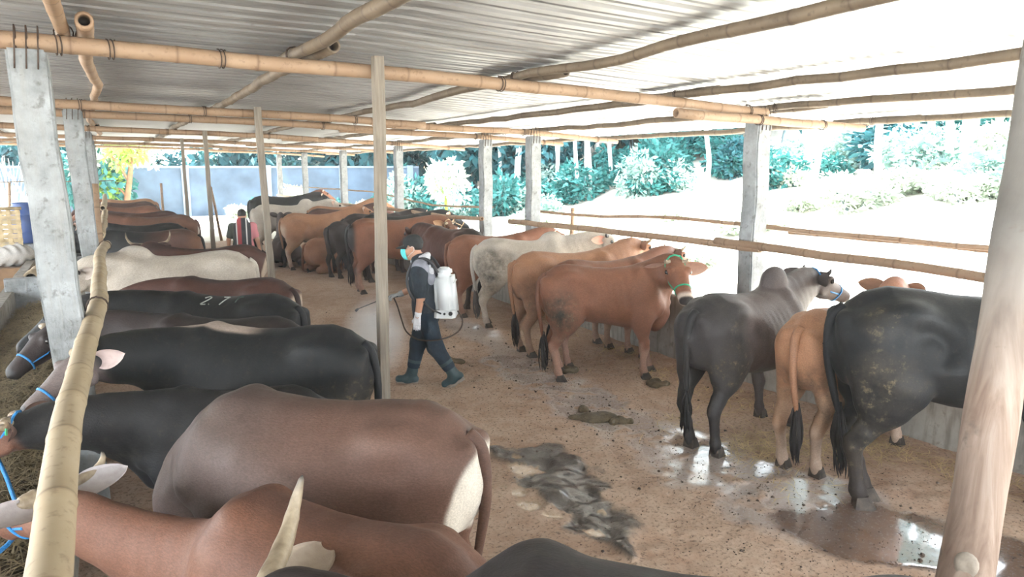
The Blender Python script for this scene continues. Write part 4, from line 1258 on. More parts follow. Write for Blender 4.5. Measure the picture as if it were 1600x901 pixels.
# ------------------------------------------------------------------ outside: yard, slope, perimeter wall
def ground_h(x, y):
    rise = np.clip((x - 11.0), 0, 60) * .23 * (1 - sst(9, 30, y + 0 * x)) * 1.0
    rise = np.minimum(rise, 9)
    far = np.clip((y - 46) / 22, 0, 1) * 9 * sst(2, 14, x)
    far2 = np.clip((x - 18) / 22, 0, 1) * 8 * sst(14, 34, y)
    return -.04 + rise + np.maximum(far, far2) + (fbm(x, y, .35, 3, 61) - .5) * .5 * sst(7.5, 12, x) 
def build_yard():
    t = NT('dry_bright_yard')
    v = t.coord('Object'); a = t.noise(v, .8, 6, .65); b = t.noise(v, 9, 5, .65)
    c = t.ramp(a, [(.3, (.58, .55, .47)), (.7, (.70, .67, .60))])
    c = t.mix(t.ramp(b, [(.58, 0.0), (.75, .6)]), c, (.28, .36, .20))
    t.col(c); t.rough(.95); t.bump(b, .4, .05)
    def grid(name, xs, ys, up=0.0):
        X, Y = np.meshgrid(xs, ys, indexing='ij'); Z = ground_h(X, Y) + up
        nx, ny = X.shape; I = np.arange(nx * ny).reshape(nx, ny)
        Fq = np.stack([I[:-1, :-1].ravel(), I[1:, :-1].ravel(), I[1:, 1:].ravel(), I[:-1, 1:].ravel()], 1)
        o = link(name, mesh_np(name, np.stack([X.ravel(), Y.ravel(), Z.ravel()], 1), Fq), t.m, None, True)
        tag(o, kind='structure')
    grid('ground_right', np.concatenate([np.arange(6.6, 14, .4), np.arange(14, 70, 1.2)]), np.concatenate([np.arange(-14, 36, .8), np.arange(36, 90, 1.5)]))
    grid('ground_back', np.arange(-26, 7.4, 1.0), np.concatenate([np.arange(25, 62, 1.0)]), .034)  # pale ground under the far roof end paints in the sunlit floor
    grid('ground_left', np.arange(-26, -6.2, .9), np.arange(-14, 25.8, 1.0))
    grid('ground_behind', np.arange(-7.2, 7.4, 1.2), np.arange(-14, -2.0, 1.0))
build_yard()

def perimeter():
    mt = simple('bluish_wall_render', (.060, .088, .125), .95, .35, .9, .3)
    mc = simple('pale_pilaster', (.15, .19, .23), .9, .15, 2, .2)
    m = MB()
    m.box((-1.0, 39.2, 1.15), (33.5, .2, 2.4))
    o = m.build('wall_back', mt); tag(o, kind='structure')
    x = -16.0
    while x < 16:
        c = MB(); c.box((x, 39.05, 1.22), (.34, .16, 2.54), bev=.02); p = c.build('pilaster', mc, o)
        x += 3.9
    m = MB(); m.box((-1.0, 39.2, 2.40), (33.5, .30, .10), bev=.02); m.build('coping', mc, o)
perimeter()

# ------------------------------------------------------------------ plants
def leaf_mat(name, lo, hi, trans=.25):
    t = NT(name)
    v = t.coord('Object'); a = t.noise(v, 1.6, 4); r = t.rnd()
    c = t.ramp(a, [(.3, lo), (.7, hi)])
    c = t.mix(t.math('MULTIPLY', r, .4), c, tuple(x * .55 for x in lo))
    t.col(c); t.rough(.6)
    t.b.inputs['Specular IOR Level'].default_value = .25
    if trans:
        tr = t.node('ShaderNodeBsdfTranslucent'); t.put(c, tr.inputs['Color'])
        mx = t.node('ShaderNodeMixShader'); mx.inputs[0].default_value = trans
        out = t.n['Material Output']
        t.L(t.b.outputs[0], mx.inputs[1]); t.L(tr.outputs[0], mx.inputs[2]); t.L(mx.outputs[0], out.inputs['Surface'])
    return t.m
ML_TEAL = leaf_mat('blue_green_leaves', (.020, .115, .110), (.060, .25, .235), .15)
ML_DEEP = leaf_mat('deep_forest_leaves', (.014, .072, .088), (.035, .15, .165), .10)
ML_PALE = leaf_mat('pale_sunlit_leaves', (.42, .50, .40), (.62, .66, .54), .3)
ML_LIME = leaf_mat('lime_leaves', (.30, .52, .08), (.48, .66, .16), .45)
ML_MIST = leaf_mat('grey_green_leaves', (.18, .33, .29), (.40, .52, .47), .2)
M_BARKP = simple('pale_bark', (.46, .47, .45), .85, .25, 5, .4)
M_BARKB = simple('brown_bark', (.20, .105, .055), .9, .3, 8, .5)
M_BARKD = simple('bluish_bark', (.16, .22, .24), .9, .3, 6, .4)

def crown_mesh(name, n, rad, leaf, seed, droop=.2, shell=.55, aspect=2.2, clumps=9):
    rg = np.random.default_rng(seed)
    cen = rg.normal(size=(clumps, 3)); cen /= np.linalg.norm(cen, axis=1)[:, None]
    cen *= rg.uniform(.25, .75, (clumps, 1))
    cr = rg.uniform(.30, .52, clumps)
    k = rg.integers(0, clumps, n)
    d = rg.normal(size=(n, 3)); d /= np.linalg.norm(d, axis=1)[:, None]
    P = (cen[k] + d * (cr[k] * rg.uniform(shell, 1.0, n) ** .5)[:, None]) * np.array(rad)
    ax = d * .7 + rg.normal(size=(n, 3)) * .6; ax[:, 2] -= droop
    ax /= np.linalg.norm(ax, axis=1)[:, None]
    u = np.cross(ax, rg.normal(size=(n, 3))); u /= np.linalg.norm(u, axis=1)[:, None] + 1e-9
    w = np.cross(ax, u)
    L = leaf * rg.uniform(.6, 1.3, n)[:, None]; W = L / aspect
    V = np.stack([P, P + ax * L * .5 + u * W * .5 + w * W * .12, P + ax * L, P + ax * L * .5 - u * W * .5 + w * W * .12], 1).reshape(-1, 3)
    Fq = np.arange(4 * n).reshape(n, 4)
    return mesh_np(name, V, Fq)

def trunk_mesh(name, pts, r0, r1, branches=(), seed=0, seg=8):
    m = MB()
    B = bez(pts, 10); n = len(B)
    m.tube(B, [r0 + (r1 - r0) * i / (n - 1) for i in range(n)], seg)
    for (a, b, r) in branches:
        m.tube(bez([a, (Vector(a) + Vector(b)) * .5 + Vector((0, 0, .08)), b], 6), [r, r * .9, r * .8, r * .7, r * .6, r * .45, r * .3][:len(bez([a, a, b], 6))] if False else [r * (1 - .1 * i) for i in range(len(bez([a, (Vector(a) + Vector(b)) * .5, b], 6)))], 6)
    return m

def gz(x, y): return float(ground_h(np.array([[float(x)]]), np.array([[float(y)]]))[0, 0])

# shrubs: five shapes, copied with their stems
shr = []
for i, (mt, n, rad, leaf) in enumerate(((ML_TEAL, 1500, (1.5, 1.5, 1.3), .34), (ML_DEEP, 1500, (1.8, 1.8, 2.0), .42), (ML_PALE, 1300, (1.2, 1.2, .95), .28), (ML_MIST, 1400, (1.5, 1.5, 1.2), .26), (ML_DEEP, 2200, (2.6, 2.6, 3.0), .55))):
    me = crown_mesh('foliage', n, rad, leaf, 40 + i); me.materials.append(mt)
    m = MB()
    for k in range(4):
        a = k * 1.6 + i
        m.tube([(0.1 * math.cos(a), .1 * math.sin(a), -.9 * rad[2]), (.5 * rad[0] * math.cos(a), .5 * rad[1] * math.sin(a), .2 * rad[2])], [.05, .02], 5)
    sm = mesh_np('stem', m.v, m.f); sm.materials.append(M_BARKD)
    shr.append((me, sm, rad))
def shrub(kind, x, y, s, label, group, rz=0.0, name='shrub', zs=1.0, lift=.75):
    me, sm, rad = shr[kind]
    z = gz(x, y)
    r = empty(name, (x, y, z), rz, label, 'bush' if name == 'shrub' else 'tree', group)
    for mm in (me, sm):
        o = bpy.data.objects.new(mm.name.split('.')[0], mm); C.objects.link(o); o.parent = r
        o.scale = (s, s, s * zs); o.location = (0, 0, rad[2] * s * zs * lift)
    return r
rg = random.Random(77)
# dark forest belt beyond the yard on the right
n = 0
for k in range(70):
    az = math.radians(rg.uniform(14, 50)); d = rg.uniform(40, 66)
    x, y = d * math.sin(az), d * math.cos(az)
    if y < 41.5 and x < 15.5: continue
    shrub(4 if k % 3 else 1, x, y, rg.uniform(1.1, 1.8), 'blue-green forest tree beyond the yard', 'forest trees beyond the yard', rg.uniform(0, 6), 'forest_tree', rg.uniform(.9, 1.5), .7)
for k in range(44):
    az = math.radians(rg.uniform(16, 47)); d = rg.uniform(33, 40)
    x, y = d * math.sin(az), d * math.cos(az)
    if y < 41 and x < 12: continue
    shrub(0 if k % 3 else 3, x, y, rg.uniform(.6, 1.15), 'teal bush below the forest', 'bushes at the foot of the forest', rg.uniform(0, 6), 'shrub', rg.uniform(.7, 1.1), .7)
# brush on the bright slope at the right
for k in range(36):
    az = math.radians(rg.uniform(46, 68)); d = rg.uniform(21, 40)
    x, y = d * math.sin(az), d * math.cos(az)
    shrub((2, 3, 2, 2)[k % 4] if d < 29 else (3, 0, 3, 1, 0)[k % 5], x, y, rg.uniform(.6, 1.2), 'grey-green bush on the right slope', 'brush on the right slope', rg.uniform(0, 6), 'shrub', rg.uniform(.6, 1.0), .65)
for k in range(18):
    az = math.radians(rg.uniform(30, 62)); d = rg.uniform(17, 30)
    x, y = d * math.sin(az), d * math.cos(az)
    shrub(2, x, y, rg.uniform(.45, .9), 'pale sunlit bush in the right yard', 'pale bushes in the yard', rg.uniform(0, 6), 'shrub', rg.uniform(.5, .8), .6)
# bushes along the wall, over it and at the left
for k in range(30):
    x = -16 + k * 1.07
    shrub((1, 3, 0)[k % 3], x + rg.uniform(-.4, .4), rg.uniform(42.2, 44), rg.uniform(.95, 1.3), 'bush above the bluish back wall', 'bushes over the back wall', rg.uniform(0, 6), 'shrub', rg.uniform(1.0, 1.3), 1.0)
for k in range(9):
    x = 5.6 + k * 1.0
    shrub((2, 0)[k % 2], x, 37.2 + rg.uniform(-.7, .3), rg.uniform(.5, .75), 'leafy weed clump at the foot of the back wall', 'weed clumps at the back wall', rg.uniform(0, 6), 'shrub', .8, .7)

# slender pale trunks in front of the forest
tm = []
for i in range(3):
    m = MB(); rg2 = random.Random(i)
    pts = [Vector((0, 0, -.3))]
    for k in range(6):
        pts.append(pts[-1] + Vector((rg2.uniform(-.12, .12), rg2.uniform(-.1, .1), 2.3)))
    B = bez(pts, 18); m.tube(B, [.11 * (1 - i_ / (len(B) - 1) * .6) for i_ in range(len(B))], 7)
    me = mesh_np('trunk', m.v, m.f); me.materials.append(M_BARKP)
    cm = crown_mesh('foliage', 700, (1.6, 1.6, 1.6), .4, 90 + i); cm.materials.append(ML_TEAL)
    tm.append((me, cm, pts[-1].copy()))
for i, (u, d) in enumerate([(905, 36), (913, 36.5), (921, 36.2), (868, 38), (872, 38.5), (956, 37), (935, 40), (806, 40), (812, 39.6), (783, 41), (1008, 42), (1030, 41), (1475, 24), (1490, 23.6), (1497, 24.2), (1437, 25), (1370, 24), (1100, 34), (1265, 28), (700, 46), (735, 45)]):
    a = math.radians(29.19) + math.atan((u - 800) / 1130.0)
    x, y = d * math.sin(a), d * math.cos(a)
    me, cm, tp = tm[i % 3]
    r = empty('slender_tree', (x, y, gz(x, y)), rg.uniform(0, 6), ('slender pale-stemmed tree before the forest' if u < 1050 else 'slender leaning tree on the right slope'), 'tree', 'slender trees before the forest' if u < 1050 else 'slender trees on the right slope')
    r.rotation_euler = (rg.uniform(-.10, .10), rg.uniform(-.10, .10), rg.uniform(0, 6))
    for mm, lc in ((me, (0, 0, 0)), (cm, tp)):
        o = bpy.data.objects.new(mm.name.split('.')[0], mm); C.objects.link(o); o.parent = r; o.location = lc
        if u > 1050 and mm is me: o.scale = (1.1, 1.1, .6)
        if u > 1050 and mm is cm: o.location = (tp.x, tp.y, tp.z * .6)

def at_px(u, d):
    a = math.radians(29.19) + math.atan((u - 800) / 1130.0)
    return d * math.sin(a), d * math.cos(a)
# the pale blossoming tree in the yard
x, y = at_px(697, 27)
r = empty('blossom_tree', (x, y, gz(x, y)), 0, 'small tree with a bleached white crown left of the two right posts', 'tree')
trunk_mesh('trunk', [(0, 0, -.1), (.03, 0, .7), (-.02, .02, 1.4)], .07, .05, [((0, 0, 1.1), (.4, .1, 1.7), .03), ((0, 0, 1.2), (-.35, -.1, 1.8), .03)]).build('trunk', ML_LIME, r, True)
link('foliage', crown_mesh('foliage', 900, (.95, .95, .95), .24, 201), ML_PALE, r, False, (0, 0, 1.9))
x, y = at_px(457, 33)
r = empty('blossom_tree', (x, y, gz(x, y)), 0, 'bleached white bush between the far right posts', 'tree')
trunk_mesh('trunk', [(0, 0, -.1), (.03, 0, .6)], .06, .04, [((0, 0, .4), (.3, .1, .9), .03)]).build('trunk', M_BARKP, r, True)
link('foliage', crown_mesh('foliage', 700, (.8, .8, .8), .22, 202), ML_PALE, r, False, (0, 0, 1.0))
# the lime tree behind the left row
x, y = at_px(194, 35.5)
r = empty('lime_tree', (x, y, 0), 0, 'bright lime-green tree with a red-brown trunk behind the left row', 'tree')
trunk_mesh('trunk', [(0, 0, -.1), (.18, 0, .9), (.34, .05, 1.7), (.42, .05, 2.4), (.32, 0, 3.2)], .13, .06, [((.30, .05, 1.6), (-.25, 0, 2.6), .06), ((.4, .05, 2.2), (.95, .05, 3.0), .05), ((.2, 0, 1.0), (-.30, .1, 1.5), .05)]).build('trunk', M_BARKB, r, True)
for (c, rad, n, mt) in (((.1, 0, 3.0), (1.0, 1.0, 1.0), 900, ML_LIME), ((-.35, .1, 1.5), (.55, .55, .55), 420, ML_LIME), ((-.75, .6, 2.2), (1.0, 1.0, 1.2), 700, ML_PALE), ((1.1, .5, 2.9), (.9, .9, .8), 500, ML_PALE)):
    link('foliage', crown_mesh('foliage', n, rad, .26, int(c[0] * 100) % 97 + 3), mt, r, False, c)
r.scale = (1.12, 1.12, 1.12)
x, y = at_px(160, 36.6)
shrub(0, x, y, 1.2, 'teal tree crown behind the lime tree trunk', None, 1.0, 'broad_tree', 1.3, 1.0)
# twiggy bare bushes at the far left
for i, (u, d) in enumerate(((32, 33), (18, 36), (60, 35))):
    x, y = at_px(u, d)
    m = MB(); rg2 = random.Random(300 + i)
    for k in range(26):
        a = rg2.uniform(0, 6.28); L = rg2.uniform(1.2, 2.9); sp = rg2.uniform(.1, .9)
        m.tube(bez([(0, 0, 0), (math.cos(a) * sp * .5, math.sin(a) * sp * .5, L * .5), (math.cos(a) * sp * 1.3, math.sin(a) * sp * 1.3, L)], 5), [.014, .012, .010, .008, .006, .004][:6], 4)
    o = m.build('bare_bush', M_BARKP, None, True); o.location = (x, y, gz(x, y) if x < -7 else 0)
    tag(o, ('bare pale twiggy bush behind the blue drum', 'bare pale twiggy bush at the far left edge', 'bare pale twiggy bush just left of the front post')[i], 'bush', 'bare bushes')
for k in range(12):
    x, y = at_px(-60 + k * 22, 44)
    shrub((2, 3)[k % 2], x, y, 1.1, 'pale bush over the wall at far left', 'bushes over the back wall at the left', rg.uniform(0, 6), 'shrub', 1.3, 1.2)

# ------------------------------------------------------------------ stakes outside and in the pen
for i, (u, v0, d, h) in enumerate(((257, 0, 27.0, 1.85), (345, 0, 25.5, 1.75), (892, 0, 13.6, 1.62), (12, 0, 28, 1.9))):
    x, y = at_px(u, d)
    lb = ('pale bamboo stake standing beyond the end of the left row', 'leaning bamboo stake left of the striped shirt', 'bamboo stake in the bright yard behind the white zebu', 'bamboo stake at the far left edge')[i]
    ln = (0.0, -.22, .04, .18)[i]
    bamboo('bamboo_stake', [(x, y, 0), (x + ln * .5, y, h * .5), (x + ln, y, h)], .09, lb, 'bamboo stakes', M_BAM, seed=400 + i, cat='stake')
# ------------------------------------------------------------------ people
M_SKIN = simple('tan_skin', (.42, .225, .145), .55, .12, 6, .12)
M_SKIN.node_tree.nodes['Principled BSDF'].inputs['Subsurface Weight'].default_value = .08
M_SHIRTD = simple('dark_navy_cloth', (.016, .024, .032), .9, .3, 12, .4, bdist=.02)
M_TROUS = simple('dark_blue_trousers', (.014, .026, .040), .9, .3, 12, .4, bdist=.02)
M_VEST = simple('grey_vest_cloth', (.23, .235, .27), .9, .2, 14, .4)
M_SCARF = simple('pale_scarf_cloth', (.50, .50, .52), .9, .2, 40, .4)
M_BOOT = simple('rubber_boot', (.026, .050, .056), .45, .25, 8, .15)
M_SOLE = simple('dusty_sole', (.25, .21, .17), .8, .2, 20, .2)
M_GLOVE = simple('white_glove', (.66, .67, .70), .8, .08, 30, .3)
M_GLOVEG = simple('grey_glove', (.30, .31, .30), .85, .2, 30, .3)
M_CAP = simple('black_cap_cloth', (.016, .018, .018), .85, .3, 30, .3)
M_MASK = simple('turquoise_mask', (.10, .56, .55), .8, .1, 60, .3)
M_HAIR = simple('black_hair', (.010, .009, .009), .6, .3, 60, .5)
M_PLAST = simple('white_plastic', (.66, .68, .68), .40, .06, 3, .03)
M_BLACKP = simple('black_plastic', (.018, .018, .02), .45, .2, 10, .05)
M_GREYP = simple('grey_plastic', (.35, .36, .36), .5, .1, 10, .05)

def fmesh(name, F, mat, parent):
    V, Q = F.mesh()
    return link(name, mesh_np(name, V, Q), mat, parent, True)

def hand_field(F, wrist, d, palmn, side, curl, s=1.0, sc=1.0):
    """palm and five separate fingers; d along the hand, palmn out of the palm, side towards the thumb"""
    w = Vector(wrist); d = Vector(d).normalized(); pn = Vector(palmn).normalized(); sd = Vector(side).normalized()
    S = lambda a, b, c: tuple(w + (d * a + sd * b + pn * c) * sc)
    for b in (-.026, -.009, .009, .026):
        F.capsule(S(.0, b * .7, 0), S(.085, b, 0), .017 * sc, .013 * sc, .012)
    for k, b in enumerate((-.031, -.0105, .0105, .031)):
        L = (.060, .074, .080, .070)[k] * sc
        p = w + (d * .085 + sd * b) * sc
        an = curl * (1.0 + .1 * k)
        r = .0092 * sc
        prev = p; ang = 0
        for j, fr in enumerate((.45, .32, .23)):
            ang += an * (.8 if j == 0 else 1.0)
            q = prev + (d * math.cos(ang) + pn * math.sin(ang)) * L * fr
            F.capsule(tuple(prev), tuple(q), r * (1 - .08 * j), r * (1 - .08 * (j + 1)), .006)
            prev = q
    t0 = w + (d * .025 + sd * .026) * sc
    t1 = t0 + (d * .028 + sd * .022 + pn * .012) * sc
    t2 = t1 + (d * .026 + sd * .004 + pn * .012) * sc
    F.capsule(tuple(t0), tuple(t1), .013 * sc, .011 * sc, .008)
    F.capsule(tuple(t1), tuple(t2), .011 * sc, .008 * sc, .006)

def head_build(root, c, fwd, hair, cap=False, mask=False, bodyF=None):
    """adds skull, face and neck shapes to the body field; returns helper"""
    fwd = Vector(fwd).normalized(); lf = Vector((0, 0, 1)).cross(fwd).normalized(); up = fwd.cross(lf)
    Pt = lambda a, b, d: tuple(Vector(c) + fwd * a + lf * b + up * d)
    F = bodyF
    F.ell(Pt(-.012, 0, .035), (.098, .080, .092), .02)
    F.capsule(Pt(.02, 0, -.01), Pt(.045, 0, -.075), .068, .045, .03)
    F.capsule(Pt(.055, 0, -.09), Pt(.062, 0, -.095), .026, .026, .03)
    F.capsule(Pt(.088, 0, .022), Pt(.106, 0, -.022), .010, .016, .014)        # nose
    F.capsule(Pt(.080, -.022, -.055), Pt(.080, .022, -.055), .013, .013, .012)  # lips
    F.capsule(Pt(.078, -.035, .040), Pt(.078, .035, .040), .014, .014, .014)    # brow
    for s in (-1, 1):
        F.ell(Pt(.050, s * .045, -.025), (.030, .028, .030), .02)
        F.ell(Pt(.088, s * .032, .018), (.014, .013, .009), .008, neg=True)
        F.ell(Pt(-.008, s * .082, -.005), (.020, .010, .034), .008)
    return Pt, fwd, lf, up

def person(root, J, opt):
    vox = opt.get('vox', .011)
    F = Field((-.75, -.55, -.02), (.80, .55, 1.80), vox)
    Pt, hf, hl, hu = head_build(root, J['head'], J['face'], True, bodyF=F)
    F.capsule(tuple(Vector(J['head']) + Vector((-.025, 0, -.05))), J['neck'], .055, .062, .03)
    F.capsule(J['neck'], J['chest'], .07, .11, .05, (1, .75, 1))
    F.capsule(J['chest'], J['hip'], .11, .115, .06, (1, .72, 1))
    for s in ('L', 'R'):
        F.chain([J['sh' + s], J['el' + s], J['wr' + s]], [.052, .043, .031], .02)
        F.chain([J['hp' + s], J['kn' + s], J['an' + s]], [.085, .058, .045], .03)
    fmesh('body', F, opt['skin'], root)
    # eyes
    for s in (-1, 1):
        bm = bmesh.new(); bmesh.ops.create_uvsphere(bm, u_segments=8, v_segments=6, radius=.011)
        em = bpy.data.meshes.new('eye'); bm.to_mesh(em); bm.free()
        link('eye', em, M_EYE, root, True, Pt(.080, s * .032, .018))
    # hair
    H = Field(tuple(Vector(J['head']) - Vector((.16, .16, .12))), tuple(Vector(J['head']) + Vector((.16, .16, .2))), .010)
    H.ell(Pt(-.018, 0, .042), (.102, .086, .096), .01)
    H.ell(Pt(.075, 0, -.02), (.085, .12, .09), .01, neg=True)
    H.ell(Pt(.0, 0, -.10), (.14, .14, .085), .01, neg=True)
    fmesh('hair', H, M_HAIR, root)
    # shirt with short sleeves
    S = Field((-.6, -.5, .5), (.6, .5, 1.6), vox)
    S.capsule(J['neck'], J['chest'], .085, .135, .05, (1, .70, 1))
    S.capsule(J['chest'], J['hip'], .135, .140, .06, (1, .72, 1))
    hem = Vector(J['hip']) + Vector((.0, 0, -.12))
    S.capsule(J['hip'], tuple(hem), .140, .145, .05, (1, .74, 1))
    for s in ('L', 'R'):
        a = Vector(J['sh' + s]); b = a.lerp(Vector(J['el' + s]), opt.get('sleeve', .85))
        S.capsule(tuple(a), tuple(b), .072, .066, .04)
        S.capsule(J['chest'], tuple(a), .10, .075, .05)
    so = fmesh('shirt', S, opt['shirt'], root)
    # trousers
    T = Field((-.6, -.45, .05), (.6, .45, 1.1), vox)
    T.capsule(tuple(Vector(J['hip']) + Vector((0, 0, .04))), tuple(Vector(J['hip']) + Vector((0, 0, -.10))), .12, .125, .05, (1, .75, 1))
    for s in ('L', 'R'):
        kn = Vector(J['kn' + s]); an = Vector(J['an' + s])
        T.chain([J['hp' + s], tuple(kn), tuple(kn.lerp(an, .75))], [.112, .088, .07], .04)
    fmesh('trousers', T, opt['trousers'], root)
    # boots
    for s in ('L', 'R'):
        kn = Vector(J['kn' + s]); an = Vector(J['an' + s]); toe = Vector(J['toe' + s]); heel = Vector(J['heel' + s])
        B = Field(tuple(np.minimum(np.minimum(kn, an), np.minimum(toe, heel)) - .16), tuple(np.maximum(np.maximum(kn, an), np.maximum(toe, heel)) + .16), .010)
        top = kn.lerp(an, .10)
        B.chain([tuple(top), tuple(kn.lerp(an, .6)), tuple(an)], [.080, .070, .056], .02)
        B.chain([tuple(heel), tuple(heel.lerp(toe, .45)), tuple(toe)], [.044, .046, .042], .03)
        B.capsule(tuple(an), tuple(heel.lerp(toe, .5)), .055, .045, .03)
        bo = fmesh('boot', B, opt['boot'], root)
        m = MB(); dv = (toe - heel); nn = Vector((0, 1, 0)); up = dv.cross(nn).normalized() * -1
        if up.z < 0: up = -up
        m.tube([heel - up * .038 - dv.normalized() * .03, heel.lerp(toe, .3) - up * .036, heel.lerp(toe, .7) - up * .040, toe - up * .034 + dv.normalized() * .03], [.030, .034, .042, .026], 10, True, None, 1.0)
        so_ = m.build('sole', M_SOLE, bo, True)
        so_.scale = (1, 1, 1)
    # hands or gloves
    for s, sg in (('L', 1), ('R', -1)):
        w = Vector(J['wr' + s]); d, pn, sd, cu = J['hand' + s]
        G = Field(tuple(w - Vector((.24, .24, .26))), tuple(w + Vector((.24, .24, .24))), .0055)
        hand_field(G, w, d, pn, sd, cu)
        fa = (Vector(J['el' + s]) - w).normalized()
        G.capsule(tuple(w + fa * .035), tuple(w), .037 if opt.get('glove' + s) else .030, .030, .01)
        fmesh('glove' if opt.get('glove' + s) else 'hand', G, opt.get('glove' + s) or opt['skin'], root)
    return Pt, hf, hl, hu

MAN_AT = (2.93, 7.17, 0.0); MAN_H = 148
man = empty('person', MAN_AT, math.radians(MAN_H), 'person in a black cap, turquoise mask, dark clothes and rubber boots walking left', 'person')
JM = dict(head=(.125, 0, 1.515), face=(1, .05, -.12), neck=(.055, 0, 1.385), chest=(.03, 0, 1.20), hip=(-.01, 0, .90),
          shL=(.03, .185, 1.285), elL=(.005, .235, 1.015), wrL=(.045, .225, .815),
          shR=(.05, -.175, 1.285), elR=(.15, -.235, 1.05), wrR=(.325, -.19, .975),
          hpL=(-.015, .09, .82), knL=(-.115, .085, .455), anL=(-.300, .08, .165), toeL=(-.215, .08, .040), heelL=(-.375, .08, .135),
          hpR=(.01, -.09, .82), knR=(.10, -.085, .46), anR=(.175, -.08, .125), toeR=(.325, -.085, .040), heelR=(.145, -.08, .042),
          handL=((.10, .0, -1), (0, -1, .0), (1, 0, .1), .18), handR=((1, .12, -.12), (0, .15, -1), (.1, 1, 0), .95))
Pt, hf, hl, hu = person(man, JM, dict(skin=M_SKIN, shirt=M_SHIRTD, trousers=M_TROUS, boot=M_BOOT, gloveL=M_GLOVE, gloveR=M_GLOVEG, vox=.010))
# vest yoke and scarf
VF = Field((-.4, -.4, 1.0), (.5, .4, 1.6), .010)
for s in (-1, 1):
    VF.capsule((.02, s * .05, 1.345), (.025, s * .165, 1.305), .092, .088, .03)
    VF.capsule((.02, s * .06, 1.30), (-.05, s * .09, 1.20), .095, .085, .03)
    VF.capsule((.05, s * .06, 1.30), (.10, s * .08, 1.20), .085, .07, .03)
fmesh('vest', VF, M_VEST, man)
SF = Field((-.3, -.3, 1.2), (.4, .3, 1.6), .009)
for i in range(14):
    a = 2 * pi * i / 14; b = 2 * pi * (i + 1) / 14
    SF.capsule((.04 + .078 * math.cos(a), .082 * math.sin(a), 1.405 - .035 * math.cos(a)), (.04 + .078 * math.cos(b), .082 * math.sin(b), 1.405 - .035 * math.cos(b)), .030, .030, .012)
SF.capsule((-.04, .05, 1.42), (-.075, .10, 1.27), .032, .045, .02)
sc_o = fmesh('scarf', SF, M_SCARF, man)
m = MB()
for (x, y, z) in ((-.075, .075, 1.40), (-.09, .105, 1.34), (-.06, .118, 1.37)):
    m.tube([(x - .012, y + .012, z + .015), (x - .014, y + .02, z), (x - .010, y + .014, z - .016)], [.006, .012, .006], 8)
m.build('scarf_print', M_CAP, sc_o, True)
# cap
V = []; Fc = []
nr, ns = 8, 22
for i in range(nr + 1):
    t = i / nr
    for k in range(ns):
        a = 2 * pi * k / ns
        r = math.sin(t * pi / 2) ** .8
        V.append(Pt(-.014 + .112 * r * math.cos(a), .094 * r * math.sin(a), .040 + .105 * math.cos(t * pi / 2)))
for i in range(nr):
    for k in range(ns):
        k2 = (k + 1) % ns; Fc.append((i * ns + k, (i + 1) * ns + k, (i + 1) * ns + k2, i * ns + k2))
cap = link('cap', mesh_np('cap', V, Fc), M_CAP, man, True)
V = []; Fc = []
for lay in (0, 1):
    for i in range(4):
        t = i / 3
        for k in range(11):
            a = -1.1 + 2.2 * k / 10
            V.append(Pt(-.014 + (.108 + .085 * t * math.cos(a * .9)) * math.cos(a), (.092 + .004 * t) * math.sin(a), .044 - .022 * t - .007 * lay - .010 * (a * a) * t))
for lay in (0, 1):
    for i in range(3):
        for k in range(10):
            q = (lay * 44 + i * 11 + k, lay * 44 + i * 11 + k + 1, lay * 44 + (i + 1) * 11 + k + 1, lay * 44 + (i + 1) * 11 + k)
            Fc.append(q if lay else q[::-1])
for k in range(10): Fc.append((33 + k, 33 + k + 1, 44 + 34 + k, 44 + 33 + k))
link('cap_brim', mesh_np('cap_brim', V, Fc), M_CAP, cap, True)
# mask shell with ear loops
V = []; Fc = []
for i in range(7):
    t = i / 6
    for k in range(11):
        a = -1.15 + 2.3 * k / 10
        wz = .020 - .125 * t
        bul = .030 * math.sin(pi * min(1, t * .85 + .12))
        V.append(Pt(.030 + (.070 + bul) * math.cos(a), (.066 - .016 * t) * math.sin(a) * 1.10, wz + .018 * (1 - math.cos(a)) * (1 - 2 * t)))
for i in range(6):
    for k in range(10): Fc.append((i * 11 + k, i * 11 + k + 1, (i + 1) * 11 + k + 1, (i + 1) * 11 + k))
mo = link('mask', mesh_np('mask', V, Fc), M_MASK, man, True)
sm_ = mo.modifiers.new('thick', 'SOLIDIFY'); sm_.thickness = .004
m = MB()
for s in (-1, 1):
    m.tube(bez([Pt(.058, s * .068, .012), Pt(.02, s * .083, .012), Pt(-.018, s * .088, .02), Pt(-.026, s * .088, -.02), Pt(.02, s * .076, -.055), Pt(.055, s * .052, -.085)], 15), .0022, 5)
m.build('ear_loop', M_PLAST, mo, True)

# knapsack sprayer carried on the back
spr = empty('knapsack_sprayer', MAN_AT, math.radians(MAN_H), 'white knapsack sprayer tank with hose carried on the masked person’s back'.replace('’', "'"), 'sprayer')
bm = bmesh.new(); bmesh.ops.create_cube(bm, size=1)
bmesh.ops.scale(bm, vec=(.215, .36, .47), verts=bm.verts)
bmesh.ops.bevel(bm, geom=list(bm.edges), offset=.055, segments=5, affect='EDGES')
for v in bm.verts:
    if v.co.z > .15: v.co.x *= .93; v.co.y *= .93
    if v.co.z < -.17: v.co.x *= 1.03
tm_ = bpy.data.meshes.new('tank'); bm.to_mesh(tm_); bm.free()
tank = link('tank', tm_, M_PLAST, spr, True, (-.225, 0, 1.035)); tank.rotation_euler = (0, math.radians(4), 0)
m = MB(); m.box((-.232, 0, .83), (.225, .37, .085), bev=.03); m.build('tank_base', M_PLAST, spr)
m = MB(); m.tube([(-.215, 0, 1.255), (-.215, 0, 1.29)], [.085, .082], 20); m.tube([(-.215, 0, 1.29), (-.215, 0, 1.31)], [.07, .05], 20); m.build('lid', M_PLAST, spr)
m = MB()
